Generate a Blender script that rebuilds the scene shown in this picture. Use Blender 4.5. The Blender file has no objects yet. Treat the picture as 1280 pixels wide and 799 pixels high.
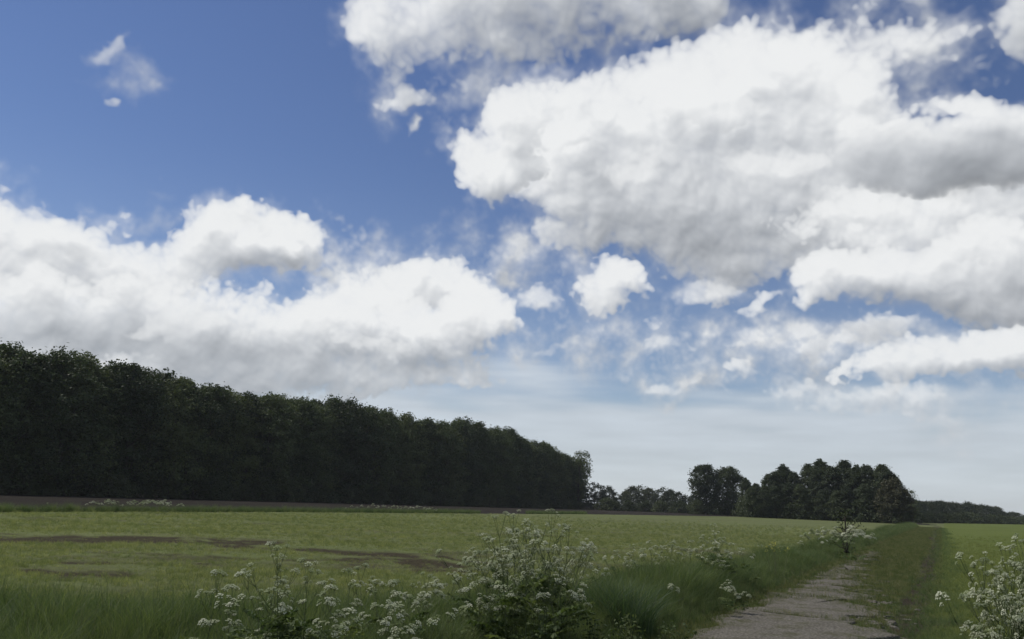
import bpy, bmesh, math, random
import numpy as np
from mathutils import Vector, Matrix, Euler

# ------------------------------------------------------------------ camera
scene = bpy.context.scene
C = scene.collection
R = math.radians
PH_W, PH_H, FOC = 1280.0, 799.0, 1005.0       # photograph size and focal length in its pixels
PITCH, ROLL, EYE = R(12.75), R(2.1), 1.62

_F = np.array([0.0, math.cos(PITCH), math.sin(PITCH)])
_R0 = np.array([1.0, 0.0, 0.0])
_U0 = np.array([0.0, -math.sin(PITCH), math.cos(PITCH)])
_X = _R0 * math.cos(ROLL) + _U0 * math.sin(ROLL)
_Y = _U0 * math.cos(ROLL) - _R0 * math.sin(ROLL)

cam_data = bpy.data.cameras.new('camera')
cam_data.sensor_width = 36.0
cam_data.lens = 36.0 * FOC / PH_W
cam_data.clip_start = 0.1
cam_data.clip_end = 9000.0
cam = bpy.data.objects.new('camera', cam_data)
cam.matrix_world = Matrix(((_X[0], _Y[0], -_F[0], 0), (_X[1], _Y[1], -_F[1], 0), (_X[2], _Y[2], -_F[2], EYE), (0, 0, 0, 1)))
C.objects.link(cam)
scene.camera = cam

def px_dir(x, y):
    d = _F * FOC + _X * (x - PH_W / 2) - _Y * (y - PH_H / 2)
    return d / np.linalg.norm(d)

def px_ground(x, y, z=0.0):
    d = px_dir(x, y)
    t = (z - EYE) / d[2]
    return d[0] * t, d[1] * t

def px_at(x, dist):
    """Ground position at ground distance `dist` (along +Y) under photo column x near the horizon."""
    y = 628 + (x - 640) * math.tan(ROLL)
    d = px_dir(x, y)
    return d[0] / d[1] * dist, dist

def horizon_y(x):
    return PH_H / 2 + (FOC * math.tan(PITCH) + (x - PH_W / 2) * math.sin(ROLL)) / math.cos(ROLL)

def z_at(x, y, dist):
    """Height above ground of the thing seen at photo pixel (x, y) when it stands `dist` metres ahead."""
    d = px_dir(x, y)
    return EYE + d[2] / d[1] * dist

# ------------------------------------------------------------------ render settings
scene.render.engine = 'CYCLES'
scene.view_settings.view_transform = 'Standard'
scene.view_settings.look = 'None'
scene.view_settings.exposure = 0.0
scene.view_settings.gamma = 1.0
scene.view_settings.use_curve_mapping = False
cy = scene.cycles
cy.max_bounces = 6
cy.diffuse_bounces = 3
cy.glossy_bounces = 2
cy.transmission_bounces = 3
cy.transparent_max_bounces = 6
cy.volume_bounces = 0
cy.use_denoising = True
cy.use_adaptive_sampling = True
cy.adaptive_threshold = 0.01

# ------------------------------------------------------------------ sun and sky
SUN_AZ, SUN_EL = R(-72), R(54)                # azimuth from +Y, positive towards +X
sun_dir = np.array([math.sin(SUN_AZ) * math.cos(SUN_EL), math.cos(SUN_AZ) * math.cos(SUN_EL), math.sin(SUN_EL)])
sd = bpy.data.lights.new('sun', 'SUN')
sd.energy = 3.3
sd.angle = R(12)                              # the sun stands behind cloud
sd.color = (1.0, 0.95, 0.87)
sun = bpy.data.objects.new('sun', sd)
sun.rotation_euler = Vector(-sun_dir).to_track_quat('-Z', 'Y').to_euler()
C.objects.link(sun)

def sstep01(t):
    t = np.clip(t, 0, 1)
    return t * t * (3 - 2 * t)

def cloud_map(n=3072, ext=1.04, seed=5):
    """Clouds over the whole upper half of the sky, in a stereographic map centred on the zenith.
    Heap by heap, back to front; each heap is lit by the sun through its own thickness."""
    rng = np.random.default_rng(seed)
    f32 = np.float32
    m = 2048
    kx = np.fft.rfftfreq(m).astype(f32)
    ky = np.fft.fftfreq(m).astype(f32)
    kk = np.sqrt(kx[None, :] ** 2 + ky[:, None] ** 2) + 1e-7

    def band(lmax, lmin, slope):
        """Tiling noise with wave lengths between lmin and lmax map pixels."""
        ph = rng.random(kk.shape, dtype=f32) * f32(2 * np.pi)
        amp = kk ** f32(-slope) / (1 + (1 / (lmax * kk)) ** 6) / (1 + (kk * lmin) ** 6)
        z = np.fft.irfft2((amp * np.exp(1j * ph)).astype(np.complex64), s=(m, m)).astype(f32)
        return z / z.std()

    warp = [band(260, 40, 2.0), band(260, 40, 2.0)]
    wfine = [band(36, 8, 1.8), band(36, 8, 1.8)]
    big = band(480, 120, 1.8)
    mid = band(150, 24, 1.9)
    fine = band(40, 5, 1.8)
    bil = 1.45 * np.abs(band(130, 28, 1.9)) ** 0.85 - 1.05       # billows: rounded lobes with creases
    bil2 = 1.45 * np.abs(band(44, 9, 1.8)) ** 0.85 - 1.05
    wisp = np.roll(mid, (311, 97), (0, 1))

    pix = n / (2 * ext)
    OUT = np.zeros((n, n, 4), f32)
    ax = (np.arange(n, dtype=f32) + 0.5) / pix - ext
    ssun = np.array([sun_dir[0], sun_dir[1]]) / (1 + sun_dir[2])

    def stereo(px, py):
        d = px_dir(px, py)
        return np.array([d[0], d[1]]) / (1 + d[2])

    def frame_of(b):
        s0 = stereo(b[0], b[1])
        jx, jy = stereo(b[0] + 1, b[1]) - s0, stereo(b[0], b[1] + 1) - s0
        rot = R(b[5]) if len(b) > 5 else 0.0
        ca, sa = math.cos(rot), math.sin(rot)
        return s0, (jx * ca + jy * sa) * b[2], (jy * ca - jx * sa) * b[3]

    def heap(blobs, shades=(), base=0.70, lit_amt=0.26, rough=1.0, dim=0.50, soft=2.9, veil_amt=0.55, opac=1.0, generic=None):
        nonlocal OUT
        if generic is None:
            fr = [frame_of(b) for b in blobs]
            ext_ = [1.45 * (np.linalg.norm(e1) + np.linalg.norm(e2)) for _, e1, e2 in fr]
            x0 = min(f[0][0] - h for f, h in zip(fr, ext_)); x1 = max(f[0][0] + h for f, h in zip(fr, ext_))
            y0 = min(f[0][1] - h for f, h in zip(fr, ext_)); y1 = max(f[0][1] + h for f, h in zip(fr, ext_))
            i0, i1, j0, j1 = [int(np.clip((v + ext) * pix, 0, n)) for v in (x0, x1, y0, y1)]
            step = 1
        else:
            i0, i1, j0, j1, step = 0, n, 0, n, 2
        sx, sy = ax[i0:i1:step], ax[j0:j1:step]
        SX, SY = np.meshgrid(sx, sy)
        hh, ww = SX.shape
        oi, oj = rng.integers(0, m, 2)

        def cut(a):
            return a[np.ix_((np.arange(hh) * step + oj) % m, (np.arange(ww) * step + oi) % m)]

        w1, w2, w3, w4 = cut(warp[0]), cut(warp[1]), cut(wfine[0]), cut(wfine[1])
        WX = SX + rough * (0.0058 * w1 + 0.0014 * w3)
        WY = SY + rough * (0.0058 * w2 + 0.0014 * w4)

        def field(bl, pw):
            keep = np.ones((hh, ww), f32)
            for b in bl:
                s0, e1, e2 = frame_of(b)
                J = np.linalg.inv(np.stack([e1, e2], 1))
                x, y = WX - s0[0], WY - s0[1]
                q = (J[0, 0] * x + J[0, 1] * y) ** 2 + (J[1, 0] * x + J[1, 1] * y) ** 2
                keep *= 1 - b[4] * np.exp(-0.8 * q ** pw)
            return 1 - keep

        def look(a, dx, dy):
            i = np.clip(((SX + dx + ext) * pix - i0) / step, 0, ww - 1).astype(np.int32)
            j = np.clip(((SY + dy + ext) * pix - j0) / step, 0, hh - 1).astype(np.int32)
            return a[j, i]

        lx = np.fft.rfftfreq(ww).astype(f32) / step
        ly = np.fft.fftfreq(hh).astype(f32) / step
        l2 = lx[None, :] ** 2 + ly[:, None] ** 2

        def blur(a, px):
            return np.fft.irfft2(np.fft.rfft2(a).astype(np.complex64) * np.exp(-l2 * (px * 2.2) ** 2), s=(hh, ww)).astype(f32)

        md, fn, b1, b2, ws = cut(mid), cut(fine), cut(bil), cut(bil2), cut(wisp)
        if generic is None:
            cover = field(blobs, 1.45)
            shade = field(shades, 1.0) if shades else np.zeros((hh, ww), f32)
        else:
            cover = np.clip(0.47 + 0.40 * cut(big) + 0.1 * md, 0, 0.95) * generic
            shade = np.clip(0.30 + 0.28 * np.roll(cut(big), 150, 0), 0, 0.7)
        edge = rough * (0.10 * md + 0.065 * fn + 0.15 * b1 + 0.09 * b2)
        D = np.clip((cover - 0.47) * 2.2 + edge * np.clip(1.25 - 0.5 * cover, 0, 2), 0, 1.6)
        alpha = 1 - np.exp(-(D * soft) ** 1.2)
        veil = np.clip((cover - 0.2) * 1.4 + 0.2 * ws + 0.06 * fn, 0, 1) * np.clip(cover * 6, 0, 1)
        alpha = np.maximum(alpha, veil_amt * veil * veil) * opac
        T1 = blur(D * (0.75 + 0.17 * b1), 7)
        T0 = blur(T1, 34)
        T2 = blur(D * (0.8 + 0.18 * b1 + 0.10 * b2), 1.3)
        VX, VY = ssun[0] - SX, ssun[1] - SY
        L = np.sqrt(VX * VX + VY * VY) + 1e-5
        VX /= L; VY /= L
        tau = np.zeros((hh, ww), f32)
        prev = 0.0
        for st in (0.005, 0.012, 0.022, 0.036, 0.055, 0.08, 0.11):
            tau += look(T1, VX * st, VY * st) * f32(st - prev)
            prev = st
        lit = np.exp(-tau * 24.0)
        r0 = T0 - look(T0, VX * 0.035, VY * 0.035)
        r1 = T1 - look(T1, VX * 0.012, VY * 0.012)
        r2 = T2 - look(T2, VX * 0.005, VY * 0.005)
        lum = base - 0.13 + lit_amt * lit + 0.24 * np.clip(r0, -0.5, 0.5) + 0.16 * np.clip(r1, -0.4, 0.4) + 0.09 * np.clip(r2, -0.5, 0.5)
        lum = lum * (1 - dim * shade * (1 + 0.05 * md))
        lum = np.clip(lum, 0.25, 0.87)
        warm = np.clip((lum - 0.3) / 0.6, 0, 1)
        rgba = np.stack([lum * (0.925 + 0.06 * warm), lum * (0.985 + 0.012 * warm), lum * (1.075 - 0.075 * warm), alpha], -1)
        if step > 1:
            rgba = np.repeat(np.repeat(rgba, step, 0), step, 1)
            rgba[1:-1, 1:-1] = (rgba[:-2, :-2] + rgba[2:, :-2] + rgba[:-2, 2:] + rgba[2:, 2:]) * 0.25
        dst = OUT[j0:j1, i0:i1]
        a = rgba[..., 3:]
        da = dst[..., 3:] * (1 - a)
        ao = a + da
        dst[..., :3] = (rgba[..., :3] * a + dst[..., :3] * da) / np.maximum(ao, 1e-5)
        dst[..., 3:] = ao

    # beyond the picture the same kind of sky goes on
    hx = ax[::2]
    SX, SY = np.meshgrid(hx, hx)
    RR = SX * SX + SY * SY
    DX, DY, DZ = 2 * SX / (1 + RR), 2 * SY / (1 + RR), (1 - RR) / (1 + RR)
    fwd = DX * _F[0] + DY * _F[1] + DZ * _F[2]
    U = (DX * _X[0] + DY * _X[1] + DZ * _X[2]) / np.maximum(fwd, 1e-3) * FOC
    V = -(DX * _Y[0] + DY * _Y[1] + DZ * _Y[2]) / np.maximum(fwd, 1e-3) * FOC
    out = np.maximum(np.abs(U) - PH_W / 2 - 30, -V - PH_H / 2 - 30) / 130.0
    out = np.clip(np.where(fwd > 0.05, out, 1), 0, 1)
    heap((), generic=(out * out * (3 - 2 * out)).astype(f32))

    W = 0.95
    # thin veils
    heap([(600, 100, 120, 60, 0.5, -15), (1110, 90, 130, 80, 0.45), (520, 320, 160, 50, 0.42), (700, 330, 80, 60, 0.38), (860, 430, 150, 60, 0.36),
          (1080, 450, 140, 60, 0.42), (640, 440, 90, 50, 0.4), (990, 400, 90, 40, 0.36), (420, 345, 120, 40, 0.5), (1230, 500, 120, 60, 0.4),
          (150, 280, 70, 26, 0.42, -20), (130, 85, 50, 50, 0.3), (960, 440, 90, 40, 0.42), (860, 475, 90, 24, 0.45), (1050, 425, 90, 30, 0.45),
          (650, 300, 60, 50, 0.4), (780, 430, 90, 40, 0.38), (1130, 30, 110, 50, 0.5), (940, 60, 60, 30, 0.45)], base=0.68, soft=0.8, veil_amt=0.9, rough=1.2, lit_amt=0.1)
    # sheet along the top
    heap([(690, 4, 200, 46, W), (540, 5, 90, 34, 0.9), (470, 25, 36, 40, 0.75), (560, 52, 80, 30, 0.66), (850, 0, 70, 40, 0.9),
          (505, 133, 48, 20, 0.85), (590, 112, 50, 22, 0.52, -20), (520, 172, 12, 9, 0.85), (650, 62, 70, 24, 0.62), (500, 90, 30, 30, 0.5)],
         [(760, 8, 190, 50, 0.75), (620, 30, 80, 30, 0.4)], base=0.68, soft=2.0, dim=0.42)
    # torn cloud high on the right
    heap([(1080, 40, 90, 40, 0.68), (1050, 95, 60, 40, 0.72), (1170, 28, 60, 28, 0.55), (1000, 60, 50, 40, 0.8), (1130, 80, 40, 40, 0.45),
          (1175, 85, 16, 12, 0.5)], base=0.72, soft=1.8, rough=1.25)
    heap([(1272, 22, 36, 38, 0.92)], [(1275, 35, 50, 40, 0.7)], base=0.66, dim=0.4)
    # the great heap in the middle
    heap([(690, 190, 80, 62, W), (790, 150, 95, 76, W), (885, 130, 105, 78, W), (800, 230, 130, 76, W), (900, 235, 150, 96, W),
          (970, 165, 110, 105, W), (885, 305, 100, 52, W), (1010, 120, 90, 80, W), (1050, 180, 110, 80, W), (745, 290, 66, 22, 0.72),
          (1010, 285, 120, 66, W), (685, 290, 30, 26, 0.6)],
         [(905, 308, 125, 42, 0.66), (800, 280, 100, 36, 0.45), (745, 180, 36, 60, 0.22), (1010, 240, 120, 22, 0.2)],
         base=0.78)
    heap([(600, 205, 44, 38, W), (650, 150, 40, 44, W), (632, 215, 50, 36, W), (690, 125, 30, 30, 0.8)], [(650, 245, 60, 20, 0.3)], base=0.76, lit_amt=0.24)
    # neighbours on the right
    heap([(1190, 130, 62, 26, 0.93), (1110, 165, 50, 18, 0.9)], base=0.8)
    heap([(1150, 270, 170, 66, W), (1262, 270, 90, 70, W), (1240, 320, 90, 60, W)], [(1150, 250, 150, 20, 0.25), (1275, 240, 60, 36, 0.4)], base=0.73)
    heap([(1110, 200, 95, 36, W, -6), (1200, 188, 95, 46, W), (1275, 188, 80, 56, W)], [(1130, 205, 110, 34, 0.75, -4), (1240, 215, 100, 36, 0.75)],
         base=0.64, dim=0.52, rough=0.7)
    heap([(1080, 338, 70, 40, W), (1180, 345, 110, 50, W), (1268, 355, 80, 56, W), (1028, 335, 40, 34, W), (1040, 365, 36, 22, 0.8)],
         [(1190, 378, 150, 34, 0.85), (1260, 340, 60, 40, 0.35), (1090, 375, 60, 16, 0.4)], base=0.76, dim=0.45)
    heap([(1095, 410, 46, 17, 0.8), (1150, 402, 40, 16, 0.6)], [(1090, 412, 60, 16, 0.7)], base=0.66, dim=0.4, soft=2.0)
    heap([(1215, 440, 105, 26, W), (1272, 448, 60, 34, W), (1125, 462, 75, 15, 0.82), (1050, 468, 30, 8, 0.55)],
         [(1200, 468, 130, 14, 0.6), (1275, 478, 60, 14, 0.5)], base=0.76)
    heap([(1115, 498, 66, 18, 0.85), (985, 488, 38, 9, 0.7), (1050, 506, 90, 16, 0.6), (1150, 522, 50, 8, 0.55)], [(1115, 512, 120, 10, 0.4)], base=0.68, soft=1.2, veil_amt=0.6)
    # bank above the wood: far part, then near part
    heap([(20, 322, 95, 70, W), (105, 345, 100, 52, W), (300, 285, 62, 36, W), (365, 288, 44, 28, W), (258, 315, 50, 32, W), (330, 300, 60, 26, W), (205, 340, 60, 32, 0.85),
          (150, 276, 30, 12, 0.55, -25), (560, 350, 58, 30, W), (518, 345, 36, 22, 0.7), (445, 345, 60, 30, 0.55), (372, 325, 36, 16, 0.7), (318, 308, 60, 22, 0.85), (500, 372, 70, 22, 0.8), (560, 375, 60, 24, 0.9)],
         [(60, 330, 110, 18, 0.4, 16), (330, 325, 90, 14, 0.4), (220, 345, 90, 22, 0.35), (560, 372, 70, 14, 0.4), (350, 318, 70, 10, 0.3)], base=0.76)
    heap([(0, 410, 170, 80, W), (180, 415, 190, 66, W), (200, 470, 260, 60, 0.9), (385, 402, 110, 38, W), (480, 402, 105, 46, W), (545, 420, 95, 36, W),
          (595, 400, 46, 32, W), (340, 450, 150, 38, W), (575, 464, 70, 12, 0.62), (470, 470, 120, 14, 0.5)],
         [(110, 420, 210, 50, 0.8), (310, 440, 130, 30, 0.6), (560, 455, 110, 14, 0.45), (300, 485, 200, 20, 0.6), (470, 440, 110, 14, 0.3)], base=0.76)
    # lit lobes standing forward of the banks
    for lobes, sh in (([(55, 296, 58, 26, 0.9), (105, 318, 40, 18, 0.85)], (80, 318, 80, 12, 0.4)), ([(250, 398, 62, 22, 0.88), (200, 412, 44, 16, 0.8)], (235, 416, 80, 10, 0.4)),
                      ([(392, 404, 58, 22, 0.9), (350, 418, 40, 14, 0.8)], (380, 422, 80, 10, 0.4)), ([(470, 428, 66, 18, 0.86)], (470, 442, 80, 9, 0.4)),
                      ([(588, 398, 44, 28, 0.92), (552, 412, 44, 20, 0.85)], (575, 424, 70, 10, 0.35)), ([(300, 272, 40, 20, 0.85)], (300, 290, 60, 10, 0.3)),
                      ([(120, 456, 84, 16, 0.8)], (120, 470, 90, 8, 0.4)), ([(705, 150, 42, 34, 0.86)], (715, 180, 50, 12, 0.35)), ([(860, 122, 62, 34, 0.88), (905, 140, 40, 26, 0.85)], (880, 156, 80, 12, 0.35)),
                      ([(795, 212, 54, 26, 0.85)], (800, 234, 60, 10, 0.4)), ([(958, 200, 62, 28, 0.85), (1000, 214, 40, 20, 0.8)], (970, 226, 80, 12, 0.4)),
                      ([(1062, 262, 66, 24, 0.85)], (1062, 282, 80, 10, 0.35)), ([(1210, 300, 60, 24, 0.85)], (1210, 320, 70, 10, 0.4))):
        heap(lobes, [sh], base=0.77, lit_amt=0.24, soft=1.6, opac=0.8, veil_amt=0.3, rough=1.05)
    # scraps in the gap
    heap([(775, 350, 48, 30, W), (752, 380, 32, 26, 0.88)], [(770, 385, 50, 18, 0.35)], base=0.76)
    heap([(678, 374, 34, 14, 0.9), (738, 408, 20, 12, 0.55), (800, 398, 40, 8, 0.45), (875, 352, 56, 18, 0.85), (695, 428, 36, 6, 0.5)],
         [(875, 345, 60, 14, 0.4)], base=0.7, soft=1.35, veil_amt=0.65, rough=0.95)
    heap([(955, 377, 32, 10, 0.85), (945, 418, 26, 13, 0.82, -20), (922, 459, 23, 9, 0.92), (830, 430, 34, 12, 0.68), (832, 482, 36, 11, 0.84),
          (900, 488, 26, 6, 0.5), (920, 432, 20, 8, 0.5)], [(922, 470, 26, 6, 0.4), (832, 492, 40, 7, 0.3)], base=0.70, soft=1.35, veil_amt=0.65, rough=0.95)
    heap([(134, 68, 28, 16, 0.72, -40), (156, 52, 16, 8, 0.5, -30), (147, 118, 13, 9, 0.66)], base=0.66, soft=1.1, lit_amt=0.1, rough=0.8)
    # low layers towards the horizon, drawn out into bars
    SX, SY = np.meshgrid(ax, ax)
    RR = SX * SX + SY * SY
    el = np.arcsin(np.clip((1 - RR) / (1 + RR), -1, 1))
    az = np.arctan2(SX, SY)
    del RR, SX, SY

    def bars(ka, ke, sh, o):
        return mid[((el * ke + az * sh) * m).astype(np.int32) % m, (az * ka * m + o).astype(np.int32) % m]

    g1, g2, g3 = bars(0.16, 1.5, 0.02, 0), bars(0.5, 3.2, -0.04, 700), bars(0.10, 0.7, 0.03, 300)
    lowv = np.clip((R(8.6) + R(1.2) * np.sin(az * 2.3 + 1.4) - el) / R(4.2) + 0.26 * g3 + 0.05 * g1 + 0.03 * g2, 0, 1)
    la = 0.86 * lowv * lowv * (3 - 2 * lowv)
    ll = 0.62 + 0.012 * g1 + 0.008 * g2 + 0.025 * g3
    la = 1 - (1 - la) * (1 - 0.16 * sstep01((R(24) - el) / R(20)))
    pale = np.clip((R(12) - el) / R(12), 0, 1) * 0.4
    for k, (c, p) in enumerate(((0.90, 0.55), (0.985, 0.61), (1.075, 0.67))):
        a = OUT[..., 3]
        v = OUT[..., k] * (1 - pale) + p * pale
        OUT[..., k] = (v * a + ll * c * la * (1 - a)) / np.maximum(a + la * (1 - a), 1e-4)
    OUT[..., 3] = OUT[..., 3] + la * (1 - OUT[..., 3])
    return OUT, ext

CLOUDS, CEXT = cloud_map()
cimg = bpy.data.images.new('cloud_cover', CLOUDS.shape[1], CLOUDS.shape[0], alpha=True, float_buffer=True)
cimg.colorspace_settings.name = 'Non-Color'
cimg.alpha_mode = 'CHANNEL_PACKED'
cimg.pixels.foreach_set(CLOUDS.ravel())
cimg.update()
del CLOUDS

world = bpy.data.worlds.new('World')
scene.world = world
world.use_nodes = True
wn, wl = world.node_tree.nodes, world.node_tree.links
wn.clear()
w_out = wn.new('ShaderNodeOutputWorld')
w_bg = wn.new('ShaderNodeBackground')
SKY = 0.085
w_bg.inputs['Strength'].default_value = SKY
w_sky = wn.new('ShaderNodeTexSky')
w_sky.sky_type = 'NISHITA'
w_sky.sun_disc = False
w_sky.sun_elevation = SUN_EL
w_sky.sun_rotation = SUN_AZ
w_sky.air_density = 1.0
w_sky.dust_density = 0.0
w_sky.ozone_density = 2.2
w_tc = wn.new('ShaderNodeTexCoord')
w_sep = wn.new('ShaderNodeSeparateXYZ')
wl.new(w_tc.outputs['Generated'], w_sep.inputs[0])

def wmath(op, a, b=None):
    m = wn.new('ShaderNodeMath')
    m.operation = op
    for k, v in enumerate((a, b)):
        if v is None:
            continue
        if isinstance(v, (int, float)):
            m.inputs[k].default_value = v
        else:
            wl.new(v, m.inputs[k])
    return m.outputs[0]

den = wmath('MULTIPLY', wmath('ADD', wmath('MAXIMUM', w_sep.outputs['Z'], 0.0), 1.0), 2 * CEXT)
cu = wmath('ADD', wmath('DIVIDE', w_sep.outputs['X'], den), 0.5)
cv = wmath('ADD', wmath('DIVIDE', w_sep.outputs['Y'], den), 0.5)
w_xy = wn.new('ShaderNodeCombineXYZ')
wl.new(cu, w_xy.inputs[0]); wl.new(cv, w_xy.inputs[1])
w_img = wn.new('ShaderNodeTexImage')
w_img.image = cimg
w_img.interpolation = 'Linear'
w_img.extension = 'EXTEND'
wl.new(w_xy.outputs[0], w_img.inputs['Vector'])
w_gain = wn.new('ShaderNodeVectorMath')
w_gain.operation = 'SCALE'
w_gain.inputs['Scale'].default_value = 1.0 / SKY  # clouds in the units of the sky texture
wl.new(w_img.outputs['Color'], w_gain.inputs[0])
w_mix = wn.new('ShaderNodeMix')
w_mix.data_type = 'RGBA'
wl.new(w_img.outputs['Alpha'], w_mix.inputs['Factor'])
w_sat = wn.new('ShaderNodeHueSaturation')
w_sat.inputs['Saturation'].default_value = 1.08
w_sat.inputs['Hue'].default_value = 0.512
wl.new(w_sky.outputs[0], w_sat.inputs['Color'])
wl.new(w_sat.outputs[0], w_mix.inputs['A'])
wl.new(w_gain.outputs[0], w_mix.inputs['B'])
wl.new(w_mix.outputs['Result'], w_bg.inputs['Color'])
wl.new(w_bg.outputs[0], w_out.inputs[0])
world.cycles.sampling_method = 'MANUAL'
world.cycles.sample_map_resolution = 512
# ------------------------------------------------------------------ helpers
def mesh_np(name, V, F, mats=(), smooth=False):
    V = np.asarray(V, np.float32)
    F = np.asarray(F, np.int32)
    me = bpy.data.meshes.new(name)
    me.vertices.add(len(V))
    me.vertices.foreach_set('co', V.ravel())
    k = F.shape[1]
    me.loops.add(F.size)
    me.loops.foreach_set('vertex_index', F.ravel())
    me.polygons.add(len(F))
    me.polygons.foreach_set('loop_start', np.arange(len(F), dtype=np.int32) * k)
    if smooth:
        me.polygons.foreach_set('use_smooth', np.ones(len(F), bool))
    me.update(calc_edges=True)
    for mt in mats:
        me.materials.append(mt)
    return me

def link(name, data, parent=None, loc=None, rot=None, scale=None):
    o = bpy.data.objects.new(name, data)
    C.objects.link(o)
    if parent is not None:
        o.parent = parent
    if loc is not None:
        o.location = loc
    if rot is not None:
        o.rotation_euler = rot
    if scale is not None:
        o.scale = scale
    return o

def tag(o, label, cat, group=None):
    o['label'] = label
    o['category'] = cat
    if group:
        o['group'] = group
    return o

def dup(root, name, loc, rot, scale, label, cat, group=None):
    r = root.copy()
    C.objects.link(r)
    r.name = name
    r.location, r.rotation_euler, r.scale = loc, rot, scale
    tag(r, label, cat, group)
    for ch in root.children:
        c = ch.copy()
        C.objects.link(c)
        c.parent = r
        for g in ch.children:
            d = g.copy()
            C.objects.link(d)
            d.parent = c
    return r

def value_noise(x, y, scale, seed):
    """Smooth noise in -1..1 on world coordinates."""
    rg = np.random.default_rng(seed)
    tab = rg.random((256, 256)).astype(np.float32) * 2 - 1
    fx, fy = np.asarray(x) / scale, np.asarray(y) / scale
    ix, iy = np.floor(fx).astype(np.int64), np.floor(fy).astype(np.int64)
    tx, ty = fx - ix, fy - iy
    tx, ty = tx * tx * (3 - 2 * tx), ty * ty * (3 - 2 * ty)
    a, b = tab[iy & 255, ix & 255], tab[iy & 255, (ix + 1) & 255]
    c, d = tab[(iy + 1) & 255, ix & 255], tab[(iy + 1) & 255, (ix + 1) & 255]
    return (a * (1 - tx) + b * tx) * (1 - ty) + (c * (1 - tx) + d * tx) * ty

def sstep(a, b, x):
    t = np.clip((x - a) / (b - a), 0, 1)
    return t * t * (3 - 2 * t)

# ------------------------------------------------------------------ the lie of the land
TS, TC = 0.468, 0.884                          # the track's direction on the ground

def track_sc(x, y):
    return x * TS + y * TC, x * TC - y * TS     # along, across (positive right)

def track_xy(s, c):
    return s * TS + c * TC, s * TC - c * TS

EDGE_X = np.array([-160, -60, -28.8, -24.4, -15.9, 14.7, 59.8, 71.8, 80.9, 90, 110])
EDGE_Y = np.array([30, 40.0, 47.4, 60.0, 78.2, 139.9, 206.0, 192.0, 169.0, 172, 220])

def field_edge(x):
    return np.interp(x, EDGE_X, EDGE_Y)

def tall_edge(x):
    """Far limit (y) of the tall grass along the near side of the field."""
    return np.interp(x, [-30, -10, -6, -3, 0, 2.2], [8.6, 9.9, 10.9, 11.2, 12.6, 14.9])

def stripe(x, y, pts, w, soft=0.5):
    """Closeness (0..1) to a polyline given in photo pixels, laid on the ground."""
    P = np.array([px_ground(*p) for p in pts])
    best = np.full(np.shape(x), 1e9)
    for (ax_, ay_), (bx_, by_) in zip(P[:-1], P[1:]):
        dx, dy = bx_ - ax_, by_ - ay_
        t = np.clip(((x - ax_) * dx + (y - ay_) * dy) / (dx * dx + dy * dy), 0, 1)
        best = np.minimum(best, np.hypot(x - ax_ - t * dx, y - ay_ - t * dy))
    return 1 - sstep(w * (1 - soft), w * (1 + soft), best)

SOIL_LINES = [
    ([(-60, 669), (60, 672), (170, 674), (270, 676)], 2.6, 0.85),
    ([(-60, 673), (60, 675), (170, 676), (290, 678)], 1.0, 1.0),
    ([(-40, 678), (90, 678), (230, 680)], 0.7, 0.6),
    ([(270, 677), (330, 686), (400, 690), (470, 694), (520, 702), (556, 716)], 0.85, 1.0),
    ([(330, 683), (420, 688), (500, 691), (600, 703)], 0.45, 0.8),
    ([(440, 700), (500, 706), (540, 714), (575, 716)], 1.0, 0.9),
    ([(-40, 716), (60, 720), (110, 718), (170, 723)], 0.55, 0.75),
    ([(40, 704), (120, 707), (220, 710), (300, 711), (420, 708)], 0.5, 0.7),
    ([(200, 693), (270, 695), (370, 702), (470, 706)], 0.5, 0.6),
    ([(0, 694), (90, 697), (170, 692)], 0.4, 0.5),
    ([(-40, 732), (80, 730), (160, 735)], 0.3, 0.4),
]

def soil_mask(x, y):
    wx = x + 0.7 * value_noise(x, y, 3.1, 3) + 0.35 * value_noise(x, y, 0.8, 13)
    wy = y + 0.8 * value_noise(x, y, 2.7, 4) + 0.40 * value_noise(x, y, 0.7, 14)
    m = np.zeros(np.shape(x))
    for pts, w, a in SOIL_LINES:
        m = np.maximum(m, a * stripe(wx, wy, pts, w * 0.85))
    n = value_noise(x, y * 1.7, 1.7, 5) * 0.30 + value_noise(x, y * 1.2, 0.6, 6) * 0.5 + value_noise(x, y, 0.25, 16) * 0.35
    m = np.clip(m * (0.86 + 1.1 * n), 0, 1)
    thin = sstep(0.0, 0.75, value_noise(x, y * 2.2, 7.0, 21) * 0.6 + value_noise(x, y * 1.8, 2.0, 22) * 0.45 + value_noise(x, y, 0.6, 23) * 0.3)
    return np.clip(np.maximum(m, 0.55 * thin * sstep(90, 35, np.hypot(x, y))), 0, 1)

def track_soil(x, y):
    """Bare earth on the track and at the gateway beside it."""
    s, c = track_sc(x, y)
    n = value_noise(x, y, 0.9, 7) * 0.5 + value_noise(x, y, 0.3, 8) * 0.4
    rut = 1 - sstep(0.14, 0.40, np.abs(c + 0.62 - 0.25 * value_noise(s, s * 0, 9, 9)))
    gate = stripe(x + 0.3 * n, y, [(1150, 782), (1185, 778), (1215, 783)], 0.30)
    return np.clip(np.maximum(rut * (0.85 + 1.0 * n), gate * (1.0 + 0.8 * n)), 0, 1)

ZONES = ['field', 'pasture', 'verge', 'track', 'ploughed_field']

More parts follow.
